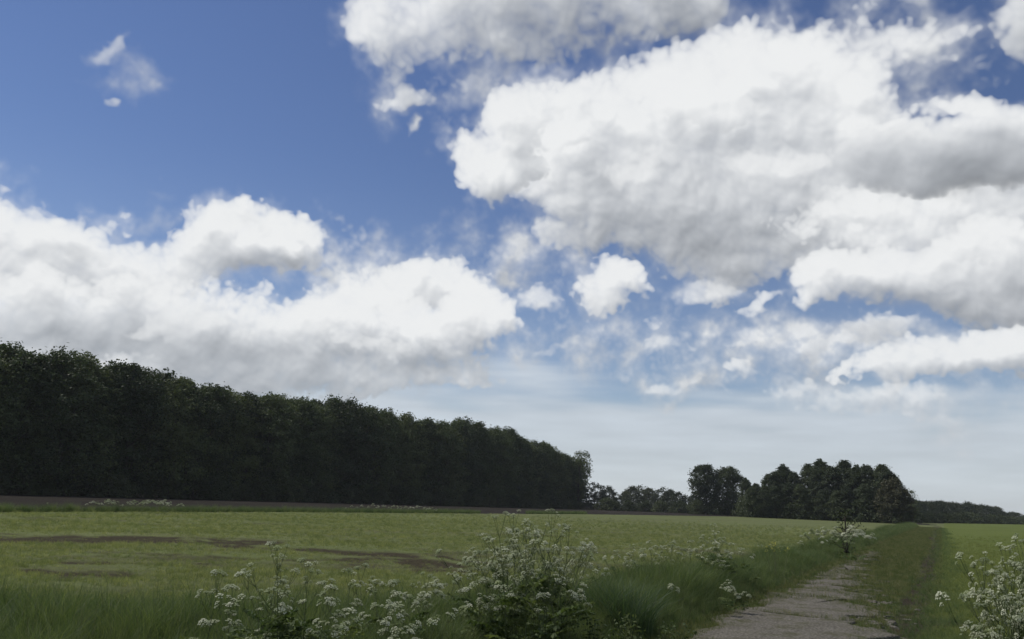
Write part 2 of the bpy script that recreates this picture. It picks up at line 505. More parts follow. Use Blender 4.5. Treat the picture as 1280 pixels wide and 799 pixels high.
def zone_of(x, y):
    s, c = track_sc(x, y)
    nz = 0.16 * value_noise(x, y, 0.9, 31) + 0.08 * value_noise(x, y, 0.3, 32)
    far = s > 150
    z = np.zeros(np.shape(x), int)
    z[y > field_edge(x)] = 4
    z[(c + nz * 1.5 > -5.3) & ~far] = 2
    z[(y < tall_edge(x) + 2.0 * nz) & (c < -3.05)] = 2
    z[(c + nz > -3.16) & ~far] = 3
    z[c + nz > -0.22] = 1
    z[(c > -0.22) & (y > 340 + 0.15 * x)] = 4
    return z

def ground_h(x, y):
    s, c = track_sc(x, y)
    fade = sstep(150, 40, np.hypot(x, y))
    h = 0.05 * value_noise(x, y, 6.0, 41) * fade + 0.022 * value_noise(x, y, 1.1, 42) * fade
    h = h + 0.016 * value_noise(x, y, 0.35, 43) * sstep(45, 20, np.hypot(x, y))
    ontrack = sstep(-3.4, -2.95, c) * sstep(-0.1, -0.5, c)
    h = h * (1 - 0.85 * ontrack)
    rut = np.exp(-((c + 0.62) / 0.2) ** 2) * 0.06
    hump = np.exp(-((c + 4.1) / 0.75) ** 2) * 0.16 * sstep(4, 12, s) * sstep(160, 120, s)
    clod = soil_mask(x, y) * (0.035 * value_noise(x, y, 0.22, 44) - 0.03) * sstep(60, 30, np.hypot(x, y)) * (c < -5)
    return h - rut + hump + clod - 0.022 * ontrack

# ------------------------------------------------------------------ materials for the ground
def new_mat(name):
    mt = bpy.data.materials.new(name)
    mt.use_nodes = True
    nt = mt.node_tree
    for nd in list(nt.nodes):
        if nd.type not in ('OUTPUT_MATERIAL', 'BSDF_PRINCIPLED'):
            nt.nodes.remove(nd)
    b = nt.nodes['Principled BSDF']
    b.inputs['Specular IOR Level'].default_value = 0.03
    b.inputs['Roughness'].default_value = 0.9
    return mt, nt.nodes, nt.links, b

def n_noise(N, L, vec, scale, detail=5, rough=0.6):
    t = N.new('ShaderNodeTexNoise')
    t.inputs['Scale'].default_value = scale
    t.inputs['Detail'].default_value = detail
    t.inputs['Roughness'].default_value = rough
    if vec is not None:
        L.new(vec, t.inputs['Vector'])
    return t.outputs['Fac']

def n_ramp(N, L, fac, stops):
    r = N.new('ShaderNodeValToRGB')
    e = r.color_ramp.elements
    while len(e) < len(stops):
        e.new(0.5)
    for el_, (p, col) in zip(e, stops):
        el_.position = p
        el_.color = (*col, 1) if len(col) == 3 else col
    L.new(fac, r.inputs['Fac'])
    return r.outputs['Color']

def n_mix(N, L, fac, a, b, mode='MIX'):
    m_ = N.new('ShaderNodeMix')
    m_.data_type = 'RGBA'
    m_.blend_type = mode
    for sock, v in ((m_.inputs['Factor'], fac), (m_.inputs['A'], a), (m_.inputs['B'], b)):
        if isinstance(v, (int, float)):
            sock.default_value = v
        elif isinstance(v, tuple):
            sock.default_value = (*v, 1)
        else:
            L.new(v, sock)
    return m_.outputs['Result']

def n_math(N, L, op, a, b=0.0, clamp=False):
    m_ = N.new('ShaderNodeMath')
    m_.operation = op
    m_.use_clamp = clamp
    for k, v in enumerate((a, b)):
        if isinstance(v, (int, float)):
            m_.inputs[k].default_value = v
        else:
            L.new(v, m_.inputs[k])
    return m_.outputs[0]

def land_material(name, dark, mid_, light, soil, streak=None, bump=0.03, dry=None):
    mt, N, L, b = new_mat(name)
    tc = N.new('ShaderNodeNewGeometry').outputs['Position']
    f1 = n_noise(N, L, tc, 0.09, 4, 0.55)
    f2 = n_noise(N, L, tc, 1.6, 6, 0.65)
    f3 = n_noise(N, L, tc, 14.0, 6, 0.7)
    fac = n_math(N, L, 'ADD', n_math(N, L, 'MULTIPLY', f1, 0.45), n_math(N, L, 'ADD', n_math(N, L, 'MULTIPLY', f2, 0.3), n_math(N, L, 'MULTIPLY', f3, 0.25)))
    col = n_ramp(N, L, fac, [(0.36, dark), (0.5, mid_), (0.64, light)])
    if streak:
        mp = N.new('ShaderNodeMapping')
        mp.inputs['Rotation'].default_value = (0, 0, R(streak[0]))
        mp.inputs['Scale'].default_value = (1.0, streak[1], 1.0)
        L.new(tc, mp.inputs['Vector'])
        st = n_noise(N, L, mp.outputs[0], streak[2], 4, 0.6)
        col = n_mix(N, L, n_math(N, L, 'MULTIPLY', n_math(N, L, 'SUBTRACT', st, 0.47, True), streak[4], True), col, streak[3])
    at = N.new('ShaderNodeAttribute')
    at.attribute_name = 'soil'
    sfac = n_math(N, L, 'ADD', at.outputs['Fac'], n_math(N, L, 'MULTIPLY', n_math(N, L, 'SUBTRACT', f3, 0.5), 0.5))
    sfac = n_math(N, L, 'MULTIPLY', n_math(N, L, 'SUBTRACT', sfac, 0.22), 1.9, True)
    sf = n_noise(N, L, tc, 6.0, 8, 0.75)
    scol = n_ramp(N, L, sf, [(0.3, tuple(v * 0.55 for v in soil)), (0.5, soil), (0.72, tuple(v * 1.7 for v in soil))])
    col = n_mix(N, L, sfac, col, scol)
    L.new(col, b.inputs['Base Color'])
    bp = N.new('ShaderNodeBump')
    bp.inputs['Strength'].default_value = 0.9
    bp.inputs['Distance'].default_value = bump
    L.new(n_math(N, L, 'ADD', f3, n_math(N, L, 'MULTIPLY', f2, 0.7)), bp.inputs['Height'])
    L.new(bp.outputs[0], b.inputs['Normal'])
    return mt

SOIL = (0.042, 0.036, 0.022)
MAT_LAND = {
    'field': land_material('young_crop', (0.080, 0.096, 0.040), (0.108, 0.128, 0.052), (0.140, 0.156, 0.066), SOIL, (-30, 3.5, 0.10, (0.092, 0.088, 0.050), 3.0), 0.04),
    'pasture': land_material('pasture_sward', (0.070, 0.092, 0.022), (0.092, 0.116, 0.029), (0.114, 0.138, 0.038), SOIL, (-62, 0.22, 0.8, (0.070, 0.100, 0.028), 2.0), 0.02),
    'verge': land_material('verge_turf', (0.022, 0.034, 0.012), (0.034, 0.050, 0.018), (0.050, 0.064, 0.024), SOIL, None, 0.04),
    'track': land_material('track_earth', (0.036, 0.048, 0.018), (0.056, 0.068, 0.026), (0.095, 0.095, 0.050), (0.036, 0.031, 0.021), None, 0.03),
    'ploughed_field': land_material('ploughed_earth', (0.021, 0.018, 0.015), (0.028, 0.024, 0.020), (0.037, 0.031, 0.026), SOIL, (-30, 8.0, 0.5, (0.030, 0.032, 0.024), 1.5), 0.12),
}

# one sheet to the horizon under everything
gv, gf = [], []
for k, r_ in enumerate((0.0, 60.0, 400.0, 1500.0, 5200.0)):
    for a_ in range(48):
        gv.append((r_ * math.sin(a_ * math.tau / 48), r_ * math.cos(a_ * math.tau / 48), -0.35))
for k in range(4):
    for a_ in range(48):
        a2 = (a_ + 1) % 48
        gf.append((k * 48 + a_, k * 48 + a2, (k + 1) * 48 + a2, (k + 1) * 48 + a_))
gme = mesh_np('ground', gv, gf, [land_material('far_fields', (0.05, 0.065, 0.025), (0.07, 0.09, 0.035), (0.09, 0.11, 0.045), SOIL)])
g_obj = link('ground', gme)
g_obj['kind'] = 'structure'

# fields, verge and track: cells of one fan of ground, finer near the standpoint
def build_land():
    ang = np.radians(np.concatenate([np.arange(-180, -50, 4.0), np.arange(-50, 50.001, 0.4), np.arange(54, 181, 4.0)]))
    rad = [0.6]
    while rad[-1] < 900:
        rad.append(rad[-1] * 1.02 + 0.004)
    rad = np.array(rad)
    A, Q = np.meshgrid(ang, rad)
    X, Y = Q * np.sin(A), Q * np.cos(A)
    Z = ground_h(X, Y)
    S = np.clip(soil_mask(X, Y) * (track_sc(X, Y)[1] < -5) + track_soil(X, Y), 0, 1)
    na, nr = len(ang), len(rad)
    idx = np.arange(na * nr).reshape(nr, na)
    F = np.stack([idx[:-1, :-1], idx[1:, :-1], idx[1:, 1:], idx[:-1, 1:]], -1).reshape(-1, 4)[:, ::-1]
    cx = X.ravel()[F].mean(1)
    cy_ = Y.ravel()[F].mean(1)
    zone = zone_of(cx, cy_)
    V = np.stack([X.ravel(), Y.ravel(), Z.ravel()], -1)
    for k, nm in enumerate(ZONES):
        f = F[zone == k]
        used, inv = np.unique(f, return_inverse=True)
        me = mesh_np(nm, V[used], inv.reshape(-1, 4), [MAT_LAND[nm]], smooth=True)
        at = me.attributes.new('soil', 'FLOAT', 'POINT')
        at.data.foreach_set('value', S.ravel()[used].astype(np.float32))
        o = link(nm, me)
        o['kind'] = 'structure'
        yield nm, o

LAND = dict(build_land())

# ------------------------------------------------------------------ worn concrete slabs of the track
def slab_material():
    mt, N, L, b = new_mat('worn_concrete')
    tc = N.new('ShaderNodeNewGeometry').outputs['Position']
    f1 = n_noise(N, L, tc, 2.4, 5, 0.65)
    f2 = n_noise(N, L, tc, 26.0, 4, 0.8)
    v = N.new('ShaderNodeTexVoronoi')
    v.inputs['Scale'].default_value = 24.0
    L.new(tc, v.inputs['Vector'])
    fac = n_math(N, L, 'ADD', n_math(N, L, 'MULTIPLY', f1, 0.3), n_math(N, L, 'MULTIPLY', f2, 0.7))
    col = n_ramp(N, L, fac, [(0.38, (0.074, 0.068, 0.054)), (0.5, (0.134, 0.124, 0.103)), (0.62, (0.21, 0.195, 0.165))])
    peb = n_ramp(N, L, v.outputs['Distance'], [(0.0, (0.30, 0.285, 0.26)), (0.3, (0.16, 0.15, 0.132)), (0.65, (0.07, 0.065, 0.055))])
    col = n_mix(N, L, 0.5, col, peb)
    f4 = n_noise(N, L, tc, 7.0, 4, 0.7)
    col = n_mix(N, L, n_math(N, L, 'MULTIPLY', n_math(N, L, 'SUBTRACT', f4, 0.58, True), 3.0, True), col, (0.085, 0.078, 0.062))
    mossf = n_noise(N, L, tc, 2.2, 7, 0.7)
    col = n_mix(N, L, n_math(N, L, 'MULTIPLY', n_math(N, L, 'SUBTRACT', mossf, 0.50, True), 5.0, True), col, (0.060, 0.062, 0.028))
    L.new(col, b.inputs['Base Color'])
    bp = N.new('ShaderNodeBump')
    bp.inputs['Strength'].default_value = 0.8
    bp.inputs['Distance'].default_value = 0.02
    L.new(n_math(N, L, 'ADD', f2, n_math(N, L, 'MULTIPLY', v.outputs['Distance'], -1.0)), bp.inputs['Height'])
    L.new(bp.outputs[0], b.inputs['Normal'])
    return mt

MAT_SLAB = slab_material()
rs = np.random.default_rng(77)

def slab_mesh(outline, top, thick):
    """A broken slab: irregular outline (k, 2), rounded arris, a shallow crown of uneven height."""
    k = len(outline)
    cen = outline.mean(0)
    rings = [(1.0, -thick), (1.0, -0.02), (0.985, -0.004), (0.93, 0.0), (0.55, 0.004)]
    V, F = [], []
    for sc, dz in rings:
        p = cen + (outline - cen) * sc
        for q in p:
            V.append((q[0], q[1], top + dz + 0.012 * float(value_noise(q[0], q[1], 0.5, 61))))
    for r_ in range(len(rings) - 1):
        for i in range(k):
            j = (i + 1) % k
            F.append((r_ * k + i, r_ * k + j, (r_ + 1) * k + j, (r_ + 1) * k + i))
    c_i = len(V)
    V.append((cen[0], cen[1], top + 0.005))
    me = bpy.data.meshes.new('concrete_slab')
    faces = F + [((len(rings) - 1) * k + i, (len(rings) - 1) * k + (i + 1) % k, c_i) for i in range(k)]
    me.from_pydata([tuple(v) for v in V], [], faces)
    me.polygons.foreach_set('use_smooth', [True] * len(faces))
    me.materials.append(MAT_SLAB)
    return me

RIGHT_S = [7.0, 12.7, 15.3, 19.5, 24.3, 30.5, 38.0, 60.0]
RIGHT_C = [-0.85, -1.0, -1.25, -1.75, -2.15, -2.38, -2.55, -2.70]
JOINTS = [6.2, 10.4, 14.2, 17.6, 20.6, 23.4, 26.2, 29.0, 32.6, 36.4, 41.0]
for i_ in range(len(JOINTS) - 1):
    s0, s1 = JOINTS[i_] + rs.uniform(0.03, 0.1), JOINTS[i_ + 1] - rs.uniform(0.03, 0.1)
    pts = []
    def cl(s):
        return -3.05 + 0.15 * math.sin(s * 1.7 + 1) + 0.12 * math.sin(s * 4.3)
    def cr(s):
        return np.interp(s, RIGHT_S, RIGHT_C) + 0.26 * math.sin(s * 2.1) + 0.17 * math.sin(s * 5.3 + 2)
    for t in np.linspace(0, 1, 13)[:-1]:
        pts.append((s0 + (s1 - s0) * t, cl(s0 + (s1 - s0) * t)))
    for t in np.linspace(0, 1, 9)[:-1]:
        pts.append((s1 + 0.16 * math.sin(t * 7 + i_), cl(s1) + (cr(s1) - cl(s1)) * t))
    for t in np.linspace(0, 1, 13)[:-1]:
        pts.append((s1 + (s0 - s1) * t, cr(s1 + (s0 - s1) * t)))
    for t in np.linspace(0, 1, 9)[:-1]:
        pts.append((s0 + 0.12 * math.sin(t * 6 + i_ * 2), cr(s0) + (cl(s0) - cr(s0)) * t))
    ol = np.array([track_xy(s + rs.normal(0, 0.03), c + rs.normal(0, 0.03)) for s, c in pts])[::-1]
    o = link('concrete_slab', slab_mesh(ol, 0.012 + rs.uniform(-0.012, 0.016), 0.16), LAND['track'])

# broken lumps of concrete along the crumbled right side
lump = []
for v_ in range(5):
    k = 9
    a_ = np.sort(rs.uniform(0, math.tau, k))
    rr_ = rs.uniform(0.6, 1.0, k)
    bot = np.stack([np.cos(a_) * rr_, np.sin(a_) * rr_, np.full(k, -0.5)], -1)
    topr = np.stack([np.cos(a_) * rr_ * 0.82, np.sin(a_) * rr_ * 0.82, rs.uniform(0.2, 0.36, k)], -1)
    V = np.concatenate([bot, topr, [[0, 0, 0.38]]])
    me = bpy.data.meshes.new('concrete_lump')
    me.from_pydata([tuple(v) for v in V], [], [(i, (i + 1) % k, k + (i + 1) % k, k + i) for i in range(k)] + [(k + i, k + (i + 1) % k, 2 * k) for i in range(k)])
    me.materials.append(MAT_SLAB)
    lump.append(me)
for i_ in range(150):
    s = rs.uniform(9.5, 24)
    c = np.interp(s, RIGHT_S, RIGHT_C) + abs(rs.normal(0, 0.34)) - 0.06
    if c > -0.75 and rs.random() < 0.7:
        continue
    x, y = track_xy(s, c)
    sc = rs.uniform(0.05, 0.16)
    o = link('concrete_lump', lump[i_ % 5], LAND['track'], (x, y, float(ground_h(np.array(x), np.array(y))) + 0.008), (rs.normal(0, 0.12), rs.normal(0, 0.12), rs.uniform(0, 6.3)),
             (sc * rs.uniform(0.9, 2.0), sc, sc * 0.35))
# ------------------------------------------------------------------ foliage materials
def leaf_material(name, cols, trans=0.25, rand=0.35, rough=0.6, tcol=None, patch=None):
    mt, N, L, b = new_mat(name)
    b.inputs['Roughness'].default_value = rough
    b.inputs['Specular IOR Level'].default_value = 0.2
    oi = N.new('ShaderNodeObjectInfo')
    pos = N.new('ShaderNodeNewGeometry').outputs['Position']
    f = n_noise(N, L, pos, patch or 0.9, 3, 0.6)
    fac = n_math(N, L, 'ADD', n_math(N, L, 'MULTIPLY', oi.outputs['Random'], rand), n_math(N, L, 'MULTIPLY', f, 1 - rand))
    col = n_ramp(N, L, fac, [(0.30, cols[0]), (0.5, cols[1]), (0.70, cols[2])])
    L.new(col, b.inputs['Base Color'])
    if trans > 0:
        tr = N.new('ShaderNodeBsdfTranslucent')
        mul = n_mix(N, L, 1.0, col, tcol or (1.3, 1.35, 0.7), 'MULTIPLY')
        L.new(mul, tr.inputs['Color'])
        mx = N.new('ShaderNodeMixShader')
        mx.inputs[0].default_value = trans
        L.new(b.outputs[0], mx.inputs[1])
        L.new(tr.outputs[0], mx.inputs[2])
        L.new(mx.outputs[0], N['Material Output'].inputs[0])
    return mt

def bark_material(name, c0, c1):
    mt, N, L, b = new_mat(name)
    tc = N.new('ShaderNodeTexCoord').outputs['Object']
    mp = N.new('ShaderNodeMapping')
    mp.inputs['Scale'].default_value = (6, 6, 1.2)
    L.new(tc, mp.inputs['Vector'])
    f = n_noise(N, L, mp.outputs[0], 2.0, 6, 0.7)
    L.new(n_ramp(N, L, f, [(0.3, c0), (0.7, c1)]), b.inputs['Base Color'])
    bp = N.new('ShaderNodeBump')
    bp.inputs['Distance'].default_value = 0.03
    L.new(f, bp.inputs['Height'])
    L.new(bp.outputs[0], b.inputs['Normal'])
    return mt

M_WOOD = leaf_material('wood_foliage', [(0.034, 0.050, 0.020), (0.055, 0.078, 0.029), (0.086, 0.108, 0.040)], 0.2, 0.6, patch=0.22)
M_CLUMP = leaf_material('clump_foliage', [(0.036, 0.050, 0.026), (0.048, 0.065, 0.032), (0.064, 0.082, 0.040)], 0.2, 0.45, patch=0.25)
M_BROWN = leaf_material('young_brown_foliage', [(0.044, 0.044, 0.025), (0.055, 0.056, 0.030), (0.068, 0.068, 0.036)], 0.15, 0.4, patch=0.25)
M_FAR = leaf_material('far_foliage', [(0.040, 0.054, 0.034), (0.054, 0.068, 0.042), (0.072, 0.084, 0.052)], 0.15, 0.5, patch=0.2)
M_SHRUB = leaf_material('shrub_foliage', [(0.034, 0.048, 0.020), (0.050, 0.066, 0.028), (0.070, 0.088, 0.040)], 0.2, 0.5)
M_BARK = bark_material('bark', (0.035, 0.030, 0.024), (0.085, 0.075, 0.062))

# ------------------------------------------------------------------ trees
def tube_np(path, radii, sides=6):
    """Tapered tube along a path; returns vertices and quads."""
    P = np.asarray(path, float)
    n = len(P)
    V = []
    for i in range(n):
        d = P[min(i + 1, n - 1)] - P[max(i - 1, 0)]
        d /= np.linalg.norm(d) + 1e-9
        a = np.cross(d, (0.3, 0.9, 0.2) if abs(d[2]) > 0.8 else (0, 0, 1))
        a /= np.linalg.norm(a) + 1e-9
        b = np.cross(d, a)
        for k in range(sides):
            t = k * math.tau / sides
            V.append(P[i] + (a * math.cos(t) + b * math.sin(t)) * radii[i])
    F = [(i * sides + k, i * sides + (k + 1) % sides, (i + 1) * sides + (k + 1) % sides, (i + 1) * sides + k) for i in range(n - 1) for k in range(sides)]
    return np.array(V), np.array(F)

def join_np(parts):
    V, F, o = [], [], 0
    for v, f in parts:
        V.append(v)
        F.append(np.asarray(f) + o)
        o += len(v)
    return np.concatenate(V), np.concatenate(F)

def leaves_np(rg, P, size, up=0.45, out=None):
    """Diamond leaves, slightly folded, at points P."""
    n = len(P)
    nrm = rg.normal(size=(n, 3))
    nrm[:, 2] += up
    if out is not None:
        nrm += out
    nrm /= np.linalg.norm(nrm, axis=1, keepdims=True)
    a = np.cross(nrm, rg.normal(size=(n, 3)))
    a /= np.linalg.norm(a, axis=1, keepdims=True) + 1e-9
    b = np.cross(nrm, a)
    L = (size * rg.uniform(0.7, 1.35, n))[:, None]
    fold = nrm * L * 0.16
    V = np.stack([P - a * L * 0.5, P + b * L * 0.34 + fold, P + a * L * 0.55, P - b * L * 0.34 + fold], 1).reshape(-1, 3)
    return V, np.arange(n * 4).reshape(n, 4)

def make_tree(seed, H, base, rad, profile, nclump, per, leaf, lean=0.0, airy=False, mat=None, sprigs=14):
    """Returns (trunk mesh, crown mesh)."""
    rg = np.random.default_rng(seed)
    ts = np.linspace(0, 1, 9)
    wob = np.cumsum(rg.normal(0, 0.012 * H, (9, 2)), 0) * ts[:, None]
    path = np.stack([wob[:, 0] + lean * H * ts ** 2, wob[:, 1], ts * H * 0.93], -1)
    r0 = 0.016 * H
    parts = [tube_np(path, r0 * (1 - ts) ** 0.8 + 0.02, 7)]

    def axis(t):
        return np.array([np.interp(t * 0.93, ts, path[:, 0]), np.interp(t * 0.93, ts, path[:, 1])])

    cents, rads = [], []
    for i in range(nclump):
        t = rg.uniform(0, 1) ** 0.85
        pr = np.interp(t, profile[0], profile[1]) * rad
        ang = rg.uniform(0, math.tau)
        q = pr * rg.uniform(0, 1) ** (0.38 if not airy else 0.5) * (1 + 0.22 * math.sin(3 * ang + seed) * math.sin(7 * t + seed))
        z = base + (H - base) * t
        ctr = axis(z / H)
        cents.append((ctr[0] + q * math.cos(ang), ctr[1] + q * math.sin(ang), z))
        rads.append(rad * rg.uniform(0.13, 0.26) * (1.0 if not airy else 0.8))
    for i in range(sprigs):                       # uneven top: single shoots standing out of the crown
        t = rg.uniform(0.7, 1.0)
        pr = np.interp(t, profile[0], profile[1]) * rad
        ang = rg.uniform(0, math.tau)
        ctr = axis(t)
        cents.append((ctr[0] + pr * math.cos(ang), ctr[1] + pr * math.sin(ang), base + (H - base) * t + rg.uniform(0.02, 0.06) * H))
        rads.append(rad * rg.uniform(0.04, 0.09))
    cents, rads = np.array(cents), np.array(rads)
    for i in rg.choice(nclump, min(nclump, 26), replace=False):
        c = cents[i]
        t0 = max(0.08, min(0.9, (c[2] - 0.16 * H) / H))
        a0 = axis(t0)
        p0 = np.array([a0[0], a0[1], t0 * H])
        mid_p = (p0 + c) / 2 + np.array([0, 0, -0.03 * H])
        rr_ = r0 * (1 - t0) * 0.5 + 0.015
        parts.append(tube_np([p0, (p0 + mid_p) / 2 + rg.normal(0, .05, 3), mid_p, c], [rr_, rr_ * 0.8, rr_ * 0.55, 0.012], 5))
    Vt, Ft = join_np(parts)
    P, O = [], []
    for c, r_ in zip(cents, rads):
        k = max(6, int(per * (r_ / (0.2 * rad)) ** 1.4))
        d = rg.normal(size=(k, 3)) * np.array([1, 1, 0.72]) * r_ * 0.62
        P.append(c + d)
        ax_ = axis(c[2] / H)
        o = np.array([c[0] - ax_[0], c[1] - ax_[1], 0.3 * rad]) / rad
        O.append(np.repeat(o[None] * 0.7, k, 0) + d / (r_ + 1e-6) * 0.4)
    P, O = np.concatenate(P), np.concatenate(O)
    P[:, 2] = np.maximum(P[:, 2], 0.15)
    Vl, Fl = leaves_np(rg, P, leaf, 0.4, O)
    return mesh_np('trunk', Vt, Ft, [M_BARK], True), mesh_np('crown', Vl, Fl, [mat])

def tree_root(name, meshes):
    root = bpy.data.objects.new(name, None)
    root.empty_display_size = 0.5
    C.objects.link(root)
    link('trunk', meshes[0], root)
    link('crown', meshes[1], root)
    return root

class Kind:
    """Trees of one make: the first placing uses the prototype, later ones copies of it."""
    def __init__(self, name, meshes, H):
        self.name, self.meshes, self.H, self.first = name, meshes, H, None

    def place(self, x, y, h, label, cat, group=None, wide=1.0, rz=0.0, tilt=0.0):
        s = h / self.H
        z = float(ground_h(np.array(float(x)), np.array(float(y)))) - 0.05
        if self.first is None:
            r = tree_root(self.name, self.meshes)
            r.location, r.rotation_euler, r.scale = (x, y, z), (0, tilt, rz), (s * wide, s * wide, s)
            tag(r, label, cat, group)
            self.first = r
            return r
        return dup(self.first, self.name, (x, y, z), (0, tilt, rz), (s * wide, s * wide, s), label, cat, group)

COL = ([0, 0.06, 0.2, 0.5, 0.75, 0.9, 1.0], [0.55, 0.75, 0.95, 1.0, 0.85, 0.55, 0.15])      # tall column, leafy to the ground
EGG = ([0, 0.1, 0.3, 0.6, 0.85, 1.0], [0.3, 0.65, 1.0, 0.95, 0.6, 0.12])
VASE = ([0, 0.15, 0.4, 0.7, 0.9, 1.0], [0.2, 0.5, 0.8, 1.0, 0.8, 0.3])
DOME = ([0, 0.2, 0.5, 0.8, 1.0], [0.9, 1.0, 0.92, 0.62, 0.15])

rt = np.random.default_rng(11)
wood_kinds = [Kind('broadleaf_tree', make_tree(100 + i, 20, 0.6, 4.2 + 0.5 * (i % 3), COL, 210, 62, 0.33, lean=0.02 * (i % 3 - 1), mat=M_WOOD, sprigs=46), 20) for i in range(7)]
airy_kinds = [Kind('broadleaf_tree', make_tree(130 + i, 18, 2.2, 4.4, VASE, 120, 34, 0.40, airy=True, mat=M_WOOD, sprigs=20), 18) for i in range(2)]
bush_kinds = [Kind('woodland_shrub', make_tree(150 + i, 3.0, 0.1, 2.0, DOME, 70, 36, 0.22, mat=M_SHRUB, sprigs=8), 3.0) for i in range(3)]

WOOD = np.array([(-112, 78), (-92, 96), (-72.9, 119.2), (-59.4, 142.2), (-39.5, 172), (-12, 212), (10, 246), (27, 272)], float)
seg = np.hypot(*np.diff(WOOD, axis=0).T)
cum = np.concatenate([[0], np.cumsum(seg)])

def wood_at(d, off):
    i = min(len(seg) - 1, int(np.searchsorted(cum, d, 'right') - 1))
    t = (d - cum[i]) / seg[i]
    p = WOOD[i] + (WOOD[i + 1] - WOOD[i]) * t
    u = (WOOD[i + 1] - WOOD[i]) / seg[i]
    return p + np.array([-u[1], u[0]]) * off

LEN = cum[-1]
for row, (off, step, n0) in enumerate(((2.2, 3.3, 0.0), (6.0, 3.8, 2.2), (10.5, 5.0, 1.0))):
    d = n0
    while d < LEN - (3 if row == 0 else 1):
        p = wood_at(d, off + rt.normal(0, 0.8))
        end = LEN - d
        h = 20.3 + 0.3 * row + rt.normal(0, 0.75) + 0.5 * math.sin(d * 0.11) - max(0, 60 - end) * 0.03 - max(0, 24 - end) * 0.24
        k = wood_kinds[int(rt.integers(0, 7))]
        lab = ['tall dark green tree on the front edge of the long wood', 'tall dark green tree in the second row of the long wood', 'tall dark green tree deep inside the long wood'][row]
        k.place(p[0], p[1], h, lab, 'tree', ['trees on the edge of the wood', 'trees in the second row of the wood', 'trees inside the wood'][row], wide=rt.uniform(0.95, 1.28), rz=rt.uniform(0, 6.28))
        d += step * rt.uniform(0.8, 1.2)
for d, off, h in ((LEN - 4, 1, 17.0), (LEN + 0.0, 3, 15.5), (LEN - 1, 8, 17.0), (LEN - 8, -1.0, 18.0)):
    p = wood_at(min(d, LEN - 0.01), off)
    airy_kinds[int(rt.integers(0, 2))].place(p[0], p[1], h, 'loose crowned tree with sky gaps at the far end of the long wood', 'tree', 'trees at the end of the wood', rz=rt.uniform(0, 6.28))
d = 0.0
while d < LEN - 2:
    p = wood_at(d, rt.uniform(-2.4, -0.6))
    bush_kinds[int(rt.integers(0, 3))].place(p[0], p[1], rt.uniform(1.8, 4.2), 'low dark shrub at the foot of the long wood', 'shrub', 'shrubs along the foot of the wood', wide=rt.uniform(0.9, 1.4), rz=rt.uniform(0, 6.28))
    d += rt.uniform(2.6, 5.0)

# ---- scrubby hedge between the wood and the pair of trees
hedge_kinds = [Kind('hedge_tree', make_tree(170 + i, 8, 0.3, 3.4, DOME if i else VASE, 95, 40, 0.36, mat=M_FAR, airy=(i == 0), sprigs=14), 8) for i in range(3)]
for i, (px, top, dist) in enumerate(((742, 604, 262), (752, 616, 268), (762, 609, 272), (771, 618, 262), (781, 615, 280), (790, 609, 270), (800, 608, 276), (811, 611, 272), (820, 618, 265),
                                     (829, 610, 268), (838, 613, 275), (848, 616, 262), (857, 619, 270), (866, 620, 262), (874, 622, 255))):
    x, y = px_at(px, dist)
    hedge_kinds[i % 3].place(x, y, z_at(px, top, dist), 'low scrubby hedge tree between the long wood and the pair of taller trees', 'tree', 'trees of the scrubby hedge', wide=rt.uniform(0.85, 1.15), rz=rt.uniform(0, 6.28))
for i, px in enumerate((768, 785, 806, 826, 850, 862, 758)):
    x, y = px_at(px, 252 + 3 * (i % 3))
    bush_kinds[i % 3].place(x, y, rt.uniform(2.6, 4.2), 'rounded pale bush in front of the scrubby hedge', 'shrub', 'bushes before the scrubby hedge', wide=1.35, rz=rt.uniform(0, 6.28))

# ---- the pair of tall trees
pair_kinds = [Kind('broadleaf_tree', make_tree(190 + i, 13, 0.4, 3.9, ([0, 0.15, 0.5, 0.8, 0.93, 1.0], [0.6, 0.85, 1.0, 0.98, 0.8, 0.4]), 300, 52, 0.38, mat=M_CLUMP, sprigs=14), 13) for i in range(2)]
for i, (px, top, lab) in enumerate(((884, 583, 'taller of two trees standing together beside the scrubby hedge'), (909, 586, 'shorter of two trees standing together, next to the dense tree clump'))):
    x, y = px_at(px, 228)
    pair_kinds[i].place(x, y, z_at(px, top, 228), lab, 'tree', None, wide=0.92, rz=i * 2.0)
for i, px in enumerate((893, 918, 924, 872)):
    x, y = px_at(px, 226)
    bush_kinds[i % 3].place(x, y, 3.6, 'dark bush under the two trees standing together', 'shrub', 'bushes under the pair of trees', wide=1.2, rz=i)

# ---- dense clump to the left of the track
clump_kinds = [Kind('clump_tree', make_tree(210 + i, 12, 0.4, 2.7, COL if i % 2 else EGG, 170, 70, 0.30, lean=-0.07, mat=M_CLUMP, sprigs=34), 12) for i in range(4)]
brown_kind = Kind('brown_leaved_tree', make_tree(230, 9, 0.4, 2.7, EGG, 110, 40, 0.34, mat=M_BROWN, sprigs=10), 9)
CLUMP = [(937, 600, 200), (948, 606, 198), (962, 595, 200), (974, 592, 196), (987, 584, 198), (999, 592, 194), (1012, 583, 194), (1024, 590, 190), (1035, 578, 190), (1047, 586, 186),
         (1058, 579, 186), (1070, 588, 184), (1081, 585, 182), (1093, 584, 180), (1105, 584, 178), (1116, 590, 176)]
for i, (px, top, dist) in enumerate(CLUMP):
    x, y = px_at(px, dist + 3)
    clump_kinds[i % 4].place(x, y, z_at(px, top, dist + 3), 'wind-leaning dark tree in the dense clump left of the track', 'tree', 'trees of the dense clump', wide=rt.uniform(0.95, 1.15), rz=rt.uniform(-0.5, 0.5))
